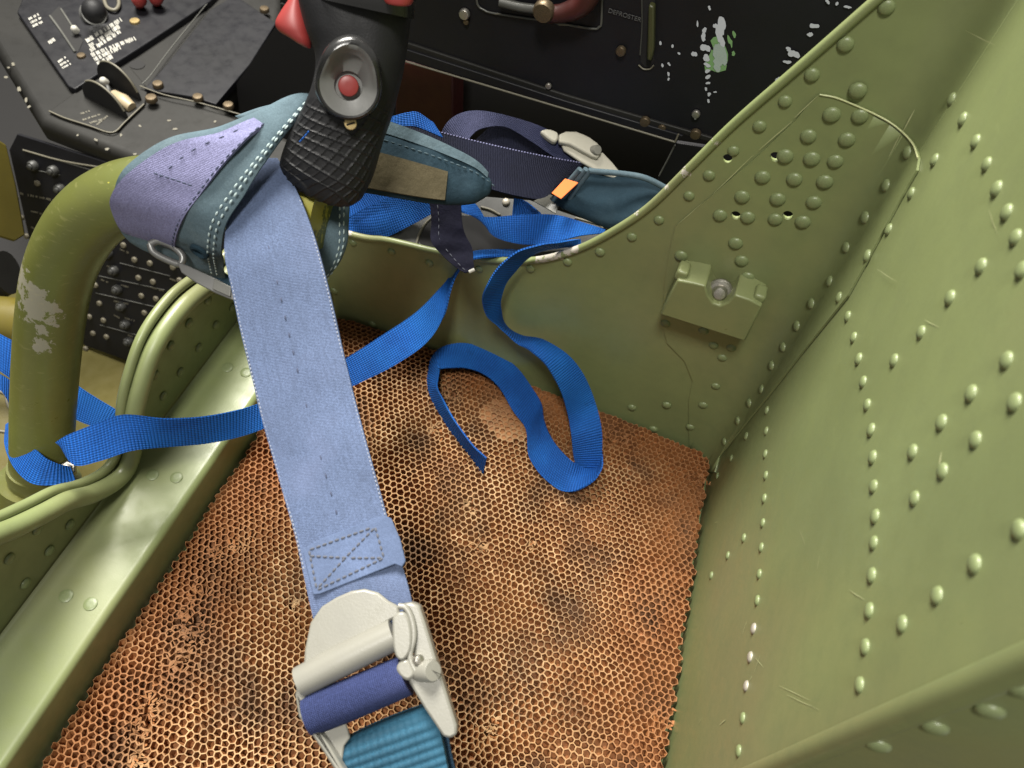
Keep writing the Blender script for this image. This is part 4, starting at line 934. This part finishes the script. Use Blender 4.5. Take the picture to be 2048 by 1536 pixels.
for u, v, r, me in [(929, 28, .0040, ME_CB), (932, 44, .002, ME_CBB), (1097, 172, .0024, ME_CB), (1242, 102, .0036, ME_CBB), (1290, 243, .0040, ME_CBB), (1324, 256, .0030, ME_CBB), (1391, 268, .0040, ME_CBB), (1432, 285, .0036, ME_CBB), (1392, 228, .0030, ME_CB), (1388, 326, .004, ME_CBB)]:
    o = bpy.data.objects.new('bolt', me); link(o, rcn); place(o, H(u, v, 'y', YP + 0.002), (0, 1, 0), r)
M_chipw = NT('bare_white_primer'); M_chipw.col((0.46, 0.48, 0.52)); M_chipw.rough(0.5); M_chipw = M_chipw.m
M_chipg = NT('bare_green_primer'); M_chipg.col((0.16, 0.30, 0.12)); M_chipg.rough(0.5); M_chipg = M_chipg.m
def chips(name, spots, mat, parent, y=None, off=0.0006, plane=None):
    V, F = [], []
    for (u, v, rx, ry) in spots:
        k = len(V); nseg = 14; ph = random.random() * 6
        rr = [1 + 0.28 * math.sin(2 * a + ph) + 0.22 * random.uniform(-1, 1) for a in np.linspace(0, 6.28, nseg, endpoint=False)]
        for j in range(nseg):
            a = 2 * math.pi * j / nseg; q = (u + rx * rr[j] * math.cos(a) + 0.15 * ry * math.sin(a), v + ry * rr[j] * math.sin(a))
            V.append(H(*q, 'y', YP + off + 0.00002 * (k // 14)) if plane is None else plane_hit(*q, *plane))
        F.append(tuple(range(k, k + nseg)))
    return obj(name, V, F, mat, parent, smooth=False, kind='stuff')
chips('white_paint_chips', [(1443, 52, 9, 18), (1441, 76, 8, 20), (1438, 62, 6, 14), (1430, 52, 4, 5), (1409, 60, 4, 5), (1407, 74, 5, 8), (1411, 95, 9, 9), (1388, 108, 5, 6), (1413, 116, 8, 6), (1414, 130, 6, 4), (1415, 142, 5, 4), (1416, 154, 5, 4), (1416, 166, 4, 3), (1412, 178, 3, 3), (1418, 189, 4, 3), (1430, 184, 3, 2),
      (1338, 128, 3, 3), (1325, 131, 3, 3), (1337, 148, 2, 5), (1337, 158, 2, 3), (1321, 86, 2, 5), (1345, 92, 2, 4), (1358, 107, 2, 3), (1419, 16, 3, 4), (1395, 48, 2, 6), (1628, 52, 8, 6), (1620, 69, 5, 5), (1577, 98, 6, 4), (1587, 108, 10, 8), (1574, 124, 7, 4), (1695, 14, 7, 3), (1674, 7, 3, 4), (1556, 160, 6, 5), (1392, 226, 6, 4), (1390, 236, 3, 3), (1417, 202, 3, 3), (1655, 3, 4, 5)], M_chipw, rcn)
chips('green_paint_chips', [(1440, 96, 15, 26), (1430, 130, 18, 19), (1436, 116, 15, 20), (1460, 82, 4, 12), (1468, 68, 4, 6), (1467, 107, 4, 4)], M_chipg, rcn, off=0.0004)
chips('pale_green_chips', [(1440, 110, 10, 26), (1434, 128, 9, 14)], paint('grey_green_primer', (0.33, 0.40, 0.36), 0.2, 0.5).m, rcn, off=0.0008)
lv = slab('slot', [(1284, -60), (1310, -60), (1308, 120), (1302, 132), (1290, 134), (1281, 124)], yp(0.0004), 0.0009, M_void, rcn, 0.0)
slab('slot_lever', [(1297, 10), (1308, 14), (1307, 100), (1302, 124), (1293, 120)], yp(0.006), 0.006, paint('olive_lever', (0.055, 0.058, 0.02), 0.3, 0.4).m, rcn, 0.0012)
tube('slot_edge', [H(u, v, 'y', YP + 0.0008) for u, v in [(1277, 130), (1287, 138), (1300, 138), (1307, 131)]], 0.0006, M_edge, rcn, seg=6, n=4)
tube('slot_edge', [H(u, v, 'y', YP + 0.001) for u, v in [(1283, -20), (1284, 50), (1280, 110)]], 0.0005, M_greymetal, rcn, seg=6, n=4)
def text_on(s, pa, pb_, hpx, plane, mat, parent, name='lettering'):
    A, B = plane_hit(*pa, *plane), plane_hit(*pb_, *plane); N = unit(plane[1])
    if np.dot(N, CAM - A) < 0: N = -N
    X_ = unit(B - A); Y_ = np.cross(N, X_)
    cu_ = bpy.data.curves.new(name, 'FONT'); cu_.body = s; cu_.size = 1.0; cu_.extrude = 0.004
    to = bpy.data.objects.new(name, cu_); COL.objects.link(to)
    dg = bpy.context.evaluated_depsgraph_get(); dg.update(); me = bpy.data.meshes.new_from_object(to.evaluated_get(dg)); bpy.data.objects.remove(to)
    xs = [v_.co.x for v_ in me.vertices]; wd = max(xs) - min(xs); k = np.linalg.norm(B - A) / wd
    hh = np.linalg.norm(plane_hit(pa[0], pa[1], *plane) - plane_hit(pa[0], pa[1] + hpx, *plane)) / 0.72
    me.materials.clear(); me.materials.append(mat); o = add(name, me, parent); m = Matrix.Identity(4)
    for i in range(3): m[i][0] = X_[i] * k; m[i][1] = Y_[i] * hh; m[i][2] = N[i] * 0.05; m[i][3] = A[i] + N[i] * 0.0005
    o.matrix_local = m; return o
text_on('DEFROSTER', (1216, 24), (1281, 43), 9, yp(0.0003), paint('faded_lettering', (0.07, 0.07, 0.07), 0.3, 0.6).m, rcn)
# framed quadrant with red lever at the very top
tube('quadrant_frame', [H(u, v, 'y', YP + 0.001) for u, v in [(952, -30), (955, 8), (968, 20), (990, 27), (1090, 42), (1180, 57), (1198, 54), (1203, 40), (1204, -40)]], 0.0008, M_greymetal, rcn, seg=8, n=6)
chips('worn_frame_edge', [(1093, 44, 9, 1.5), (1128, 50, 14, 1.5), (1160, 54, 5, 1.2), (995, 28, 6, 1)], M_edge, rcn, off=0.0022)
tube('quadrant_lever', [H(u, v, 'y', YP + 0.010) for u, v in [(1085, 28), (1120, 27), (1150, 18), (1172, 2), (1190, -30)]], [0.006, 0.006, 0.007, 0.007, 0.007], paint('dull_red_paint', (0.045, 0.008, 0.006), 0.3, 0.45).m, rcn, seg=14, n=5)
tube('quadrant_arc', [H(u, v, 'y', YP + 0.005) for u, v in [(1000, 4), (1040, 14), (1070, 18), (1085, 20)]], 0.0032, M_greymetal, rcn, seg=10, n=4)
o = bpy.data.objects.new('lever_boss', ME_CBB); link(o, rcn); place(o, H(1088, 22, 'y', YP + 0.014), (0, 1, 0), 0.0075)
# dark bay below the ledge
bay = slab('bay_wall', [(600, -70), (1500, 200), (1500, 620), (442, 620), (442, 214), (560, 40)], (np.array([0, -0.26, 0]), np.array([0, 1.0, 0])), 0.004, M_void, None, 0.0); bay['kind'] = 'structure'
rb = thing('bay_box', 'dim dark red box in the black bay behind the grip', 'box')
slab('box_face', [(790, 120), (905, 140), (905, 300), (790, 300)], (np.array([0, -0.20, 0]), np.array([0, 1.0, 0.0])), 0.03, paint('dark_red_box', (0.05, 0.006, 0.005), 0.4, 0.5).m, rb, 0.002)

# ------------------------------------------------------------------ left-hand console
ZT = -0.020
def zp(o=0.0): return (np.array([0, 0, ZT + o]), np.array([0, 0, 1.0]))
lc = thing('front_console', 'worn black console top with switch panel at the upper left', 'console')
cons = slab('console_top', [(-40, 50), (78, 243), (190, 287), (300, 330), (430, 380), (620, 450), (640, 300), (470, 226), (440, 212), (500, 128), (560, 44), (580, -80), (-40, -80)], zp(), 0.030, M_greyblack, lc, 0.010, seg=5)
slab('switch_panel', [(34, 24), (42, 4), (60, -60), (480, -60), (420, 2), (345, 52), (275, 98), (195, 148), (150, 178), (136, 172)], zp(0.008), 0.010, M_black, lc, 0.0012)
slab('cover_plate', [(288, 178), (330, 132), (420, 20), (470, -10), (552, 46), (500, 128), (432, 208), (380, 192)], zp(0.006), 0.008, M_black, lc, 0.0008)
tube('worn_edge', [plane_hit(u, v, *zp(0.0068)) for u, v in [(284, 168), (300, 152), (345, 92), (420, 0)]], 0.0006, M_greymetal, lc, seg=8, n=4)
tube('worn_edge', [plane_hit(u, v, *zp(0.0062)) for u, v in [(280, 172), (330, 190), (400, 206), (505, 236)]], 0.0007, M_edge, lc, seg=8, n=4)
wp = slab('trim_wheel_plate', [(98, 222), (140, 192), (200, 146), (262, 136), (296, 176), (290, 206), (250, 244), (236, 260), (218, 264), (170, 250), (120, 234)], zp(0.003), 0.005, M_greyblack, lc, 0.001)
tube('plate_edge', [plane_hit(u, v, *zp(0.0034)) for u, v in [(98, 222), (130, 236), (180, 252), (214, 264), (232, 262), (250, 244), (288, 208)]], 0.0008, M_edge, wp, seg=8, n=5)
def half_disc(u0, v0, u1, v1, hz, name, parent):
    A, B = plane_hit(u0, v0, *zp(0.003)), plane_hit(u1, v1, *zp(0.003)); c = (A + B) / 2; X_ = (B - A) / 2; fr_ = []
    for a in np.linspace(0, math.pi, 22): fr_.append(c + X_ * -math.cos(a) + np.array([0, 0, hz * math.sin(a)]))
    nn = unit(np.cross(X_, (0, 0, 1))); nn = nn if np.dot(nn, CAM - c) > 0 else -nn
    o = prism(name, fr_, [p - nn * 0.003 for p in fr_], M_void, parent, 0.0004)
    tube('disc_rim', [p - nn * 0.0012 for p in fr_[6:20]], 0.0012, M_edge, parent, seg=8, raw=True)
    return o
half_disc(168, 192, 253, 238, 0.030, 'wheel_guard', wp)
half_disc(198, 160, 280, 202, 0.034, 'wheel_guard', wp)
tube('wheel_lever', [plane_hit(222, 196, *zp(0.004)), plane_hit(216, 176, *zp(0.012)), plane_hit(207, 162, *zp(0.016))], 0.0024, M_bracket, wp, seg=10, n=4)
o = bpy.data.objects.new('lever_tip', lathe_mesh('lever_tip', [(1, -1), (1, 0.4), (0.7, 0.8), (0.3, 1)], M_letter, 14)); link(o, wp); place(o, plane_hit(207, 162, *zp(0.018)), (0, 0.5, 0.8), 0.0042)
tube('wheel_hub', [plane_hit(228, 190, *zp(0.006)), plane_hit(246, 204, *zp(0.006)), plane_hit(264, 216, *zp(0.005))], [0.006, 0.009, 0.006], paint('tan_hub', (0.30, 0.24, 0.15), 0.3, 0.5).m, wp, seg=14, n=4)
for u, v, r in [(303, 198, .0065), (316, 170, .006), (396, 196, .006), (457, 212, .006), (529, 20, .006), (270, 44, .006), (163, 113, .005)]:
    o = bpy.data.objects.new('screw', ME_CBB if u != 270 else ME_SCREW); link(o, lc); place(o, plane_hit(u, v, *zp(0.008)), (0, 0, 1), r)
# oval hole
hp2 = zp(0.0008); cc = [(274 + 16 * math.cos(a), 129 + 9 * math.sin(a)) for a in np.linspace(0, 6.28, 18)[:-1]]
slab('oval_hole', cc, hp2, 0.0012, M_void, lc, 0.0)
# switch slot, toggle and ball knob
slab('switch_slot', [(98, 32), (118, 12), (128, 22), (166, 82), (156, 104), (142, 96)], zp(0.0086), 0.0012, M_void, lc, 0.0)
tube('slot_edge', [plane_hit(u, v, *zp(0.009)) for u, v in [(100, 32), (122, 62), (150, 104)]], 0.0014, M_greymetal, lc, seg=8, n=4)
tube('slot_edge', [plane_hit(u, v, *zp(0.009)) for u, v in [(122, 18), (140, 46), (152, 66)]], 0.0012, M_greymetal, lc, seg=8, n=4)
o = bpy.data.objects.new('toggle_tip', bpy.data.meshes['lever_tip']); link(o, lc); place(o, plane_hit(149, 58, *zp(0.016)), (0, 0.4, 0.9), 0.0040)
tube('toggle', [plane_hit(146, 72, *zp(0.008)), plane_hit(149, 58, *zp(0.015))], 0.0022, M_bracket, lc, seg=8, n=2)
bm = bmesh.new(); bmesh.ops.create_uvsphere(bm, u_segments=24, v_segments=16, radius=1); me = bpy.data.meshes.new('ball_knob'); bm.to_mesh(me); bm.free(); me.materials.append(M_grip); me.polygons.foreach_set('use_smooth', [True] * len(me.polygons))
o = bpy.data.objects.new('ball_knob', me); link(o, lc); place(o, plane_hit(188, 22, *zp(0.030)), (0, 0, 1), 0.0135)
tube('knob_collar', [plane_hit(188, 30, *zp(0.008)), plane_hit(188, 26, *zp(0.018))], [0.016, 0.0135], M_bosscup, lc, seg=24, n=3)
for u, v in [(278, 0), (312, -4)]:
    tube('red_guard', [plane_hit(u, v + 10, *zp(0.010)), plane_hit(u, v, *zp(0.022)), plane_hit(u, v - 14, *zp(0.030))], [0.005, 0.009, 0.007], M_red, lc, seg=14, n=4)
tube('wire_loop', [plane_hit(u, v, *zp(0.012)) for u, v in [(206, -8), (214, 14), (230, 20), (238, 8), (234, -12)]], 0.0022, M_edge, lc, seg=10, n=4)
def glyphs(name, lines, plane, mat, parent):
    """rows of tiny worn print, too small to read in the photograph: short upright strokes"""
    V, F = [], []; N = unit(plane[1])
    for (u0, v0, u1, v1, hx, hy) in lines:
        L = math.hypot(u1 - u0, v1 - v0); n = max(2, int(L / 2.6)); du, dv = (u1 - u0) / n, (v1 - v0) / n; gap = random.randint(3, 6)
        for i in range(n):
            if i % (gap + 1) == gap: gap = random.randint(3, 6); continue
            a = (u0 + du * i, v0 + dv * i); k = len(V); f0 = random.uniform(0, 0.15); f1 = random.uniform(0.8, 1); ww = random.uniform(0.5, 0.85)
            for q in ((a[0] + hx * f0, a[1] + hy * f0), (a[0] + du * ww + hx * f0, a[1] + dv * ww + hy * f0), (a[0] + du * ww + hx * f1, a[1] + dv * ww + hy * f1), (a[0] + hx * f1, a[1] + hy * f1)):
                V.append(plane_hit(*q, *plane))
            F.append((k, k + 1, k + 2, k + 3))
    return obj(name, V, F, mat, parent, smooth=False, kind='stuff')
gl = []
for (a, b) in [((170, 78), (240, 34)), ((176, 88), (236, 48)), ((178, 97), (238, 58)), ((180, 106), (268, 72)), ((186, 115), (238, 90)), ((192, 124), (222, 108))]:
    gl.append((*a, *b, 5.6, 8.2))
glyphs('lettering', gl, zp(0.0084), M_letter, lc)
gl = [(56, 36, 76, 26, 3, 4.5), (60, 43, 81, 33, 3, 4.5), (64, 50, 84, 41, 3, 4.5), (95, 82, 110, 73, 5, 7), (115, 122, 130, 112, 3, 4), (119, 128, 138, 118, 3, 4), (123, 134, 143, 124, 3, 4)]
glyphs('lettering', gl, zp(0.0084), M_letter, lc)
gl = [(160, 226, 178, 220, 3, 3), (164, 238, 202, 226, 3, 3.4), (178, 244, 206, 236, 3, 3.4), (192, 248, 216, 228, 3, 3)]
glyphs('lettering', gl, zp(0.0036), M_edge, lc)
chips('wear_specks', [(17, 135, 2, 2), (26, 128, 4, 3), (12, 154, 3, 3), (38, 178, 3, 6), (52, 200, 3, 4), (58, 213, 3, 3), (242, 270, 2, 3), (192, 280, 3, 3), (155, 270, 2, 2), (280, 252, 3, 2), (338, 241, 3, 2), (350, 258, 6, 1.5), (430, 243, 3, 2), (214, 298, 5, 2), (270, 308, 3, 2), (300, 304, 4, 3), (432, 105, 8, 2)], M_edge, lc, plane=zp(0.0006))

# breaker panel below the console edge
bkN = unit((0, 0.265, 0.097)); bkP = np.array([0.5, -0.10, -0.040])
def bp_(o=0.0): return (bkP + bkN * o, bkN)
br = thing('breaker_panel', 'black circuit breaker panel with rows of small buttons behind the olive stick', 'breaker panel')
slab('panel_face', [(34, 268), (300, 352), (640, 470), (640, 660), (262, 724), (166, 690), (130, 600), (58, 478), (18, 300)], bp_(), 0.004, M_black, br, 0.0008)
tube('panel_seam', [plane_hit(u, v, *bp_(0.0005)) for u, v in [(46, 300), (125, 322), (210, 336)]], 0.0010, M_edge, br, seg=8, n=3)
for a, b in [((240, 526), (340, 552)), ((198, 552), (330, 580)), ((192, 586), (320, 616)), ((200, 650), (280, 672)), ((120, 322), (200, 345)), ((60, 338), (120, 350))]:
    tube('panel_seam', [plane_hit(*a, *bp_(0.0004)), plane_hit(*b, *bp_(0.0004))], 0.0005, M_greymetal, br, seg=6, n=2)
ME_DOT = lathe_mesh('button', [(1, -0.2), (1, 0.5), (0.8, 0.75), (0.3, 0.8)], paint('dull_tan_button', (0.13, 0.115, 0.08), 0.3, 0.6).m, 10)
ME_BRK = lathe_mesh('breaker', [(1, -0.2), (1, 0.9), (0.8, 1.2), (0.55, 1.2), (0.5, 1.6), (0.2, 1.7)], M_linkage, 12)
for u, v in [(270, 519), (301, 526), (278, 555), (307, 563), (192, 570), (284, 591), (313, 597), (200, 606), (180, 633), (208, 640), (290, 625), (187, 666), (214, 673), (347, 534), (76, 366), (32, 395), (43, 435), (54, 472), (330, 500), (318, 470), (360, 560), (172, 697), (248, 490), (262, 455), (298, 468)]:
    o = bpy.data.objects.new('button', ME_DOT); link(o, br); place(o, plane_hit(u, v, *bp_(0.0)), bkN, 0.0036)
for u, v in [(230, 539), (237, 577), (245, 611), (253, 647), (260, 681), (218, 505), (110, 340), (123, 376), (70, 330)]:
    o = bpy.data.objects.new('breaker', ME_BRK); link(o, br); place(o, plane_hit(u, v, *bp_(0.0)), bkN, 0.0058)
gl = [(214, 530, 240, 536, -.5, 4), (202, 557, 220, 564, -.5, 4), (242, 568, 264, 574, -.5, 4), (228, 600, 258, 606, -.5, 4), (250, 634, 270, 640, -.5, 4), (228, 628, 240, 634, -.5, 4), (240, 496, 258, 504, -.5, 4), (220, 490, 230, 494, -.5, 4), (302, 572, 328, 580, -.5, 4), (312, 512, 338, 520, -.5, 4), (40, 384, 108, 398, -.5, 5), (62, 420, 100, 430, -.5, 4), (62, 452, 84, 462, -.5, 4), (30, 428, 50, 436, -.5, 4), (256, 668, 272, 674, -.5, 4), (340, 555, 352, 560, -.5, 4)]
glyphs('lettering', gl, bp_(0.0006), M_edge, br)

# ------------------------------------------------------------------ cockpit floor and olive structure at the left
M_floor = paint('dirty_olive_floor', (0.065, 0.056, 0.014), 0.35, 0.75, patch=(0.085, 0.072, 0.02), sc=14, spec=0.15).m
fz = -0.302
obj('floor', [(-0.6, -0.06, fz), (2.2, -0.06, fz), (2.2, 1.4, fz), (-0.6, 1.4, fz)], [(0, 1, 2, 3)], M_floor, None, kind='structure')
obj('floor_recess', [(-0.6, -1.2, fz - 0.004), (2.2, -1.2, fz - 0.004), (2.2, 0.0, fz - 0.004), (-0.6, 0.0, fz - 0.004)], [(0, 1, 2, 3)], M_void, None, kind='structure')
obj('wall_front', [(1.5, -1.2, fz), (1.5, 1.4, fz), (1.5, 1.4, 0.5), (1.5, -1.2, 0.5)], [(0, 1, 2, 3)], M_black, None, kind='structure')
obj('wall_right', [(-0.4, -0.72, fz), (2.6, -0.72, fz), (2.6, -0.72, 0.45), (-0.4, -0.72, 0.45)], [(0, 1, 2, 3)], M_void, None, kind='structure')
M_ol = paint('yellow_olive_paint', (0.085, 0.068, 0.010), 0.3, 0.4).m
fm = thing('frame_member', 'yellowish olive structural plate at the left edge beside the breaker panel', 'frame')
FPN = (np.array([0.80, 0, 0]), np.array([-1.0, 0.15, 0.35]))
slab('plate', [(-80, 230), (14, 290), (34, 372), (52, 470), (30, 484), (-80, 450)], FPN, 0.012, M_ol, fm, 0.002)
pt = thing('pedal_tube', 'dim olive tube behind the stick at the left edge', 'tube')
tube('tube_body', [D(-90, 640, .74), D(0, 642, .74), D(60, 650, .74), D(140, 668, .74)], 0.024, M_ol, pt, seg=24, n=4)
tube('tube_end', [D(-20, 560, .78), D(0, 548, .78), D(16, 545, .78)], 0.022, M_greyblack, pt, seg=20, n=3)
fg = thing('stick_boot_flange', 'olive flange with pale worn edge at the foot of the stick', 'flange')
FG = (D(20, 850, .60), np.array([-0.1, 0.2, 1.0]))
slab('flange_plate', [(-60, 760), (0, 782), (12, 788), (20, 812), (34, 826), (60, 900), (90, 1000), (60, 1060), (-60, 1060)], FG, 0.006, M_ol, fg, 0.001)
fge = (FG[0] + unit(FG[1]) * 0.0004, FG[1])
tube('worn_edge', [plane_hit(u, v, *fge) for u, v in [(-20, 776), (0, 783), (11, 790), (17, 812), (30, 826)]], 0.0013, M_edge, fg, seg=8, n=5)
tube('worn_edge', [plane_hit(u, v, *fge) for u, v in [(-10, 858), (0, 862), (14, 864)]], 0.0011, M_edge, fg, seg=8, n=3)
bo = bpy.data.objects.new('hex_bolt', lathe_mesh('hex_bolt', [(1, -1), (1, 0.6), (0.8, 0.8), (0.55, 0.8), (0.5, 1.3), (0.2, 1.4)], M_steel, 6)); link(bo, stick); place(bo, D(136, 938, .548), unit(CAM - D(136, 938, .548)) + np.array([0, 0, 0.4]), 0.0058)
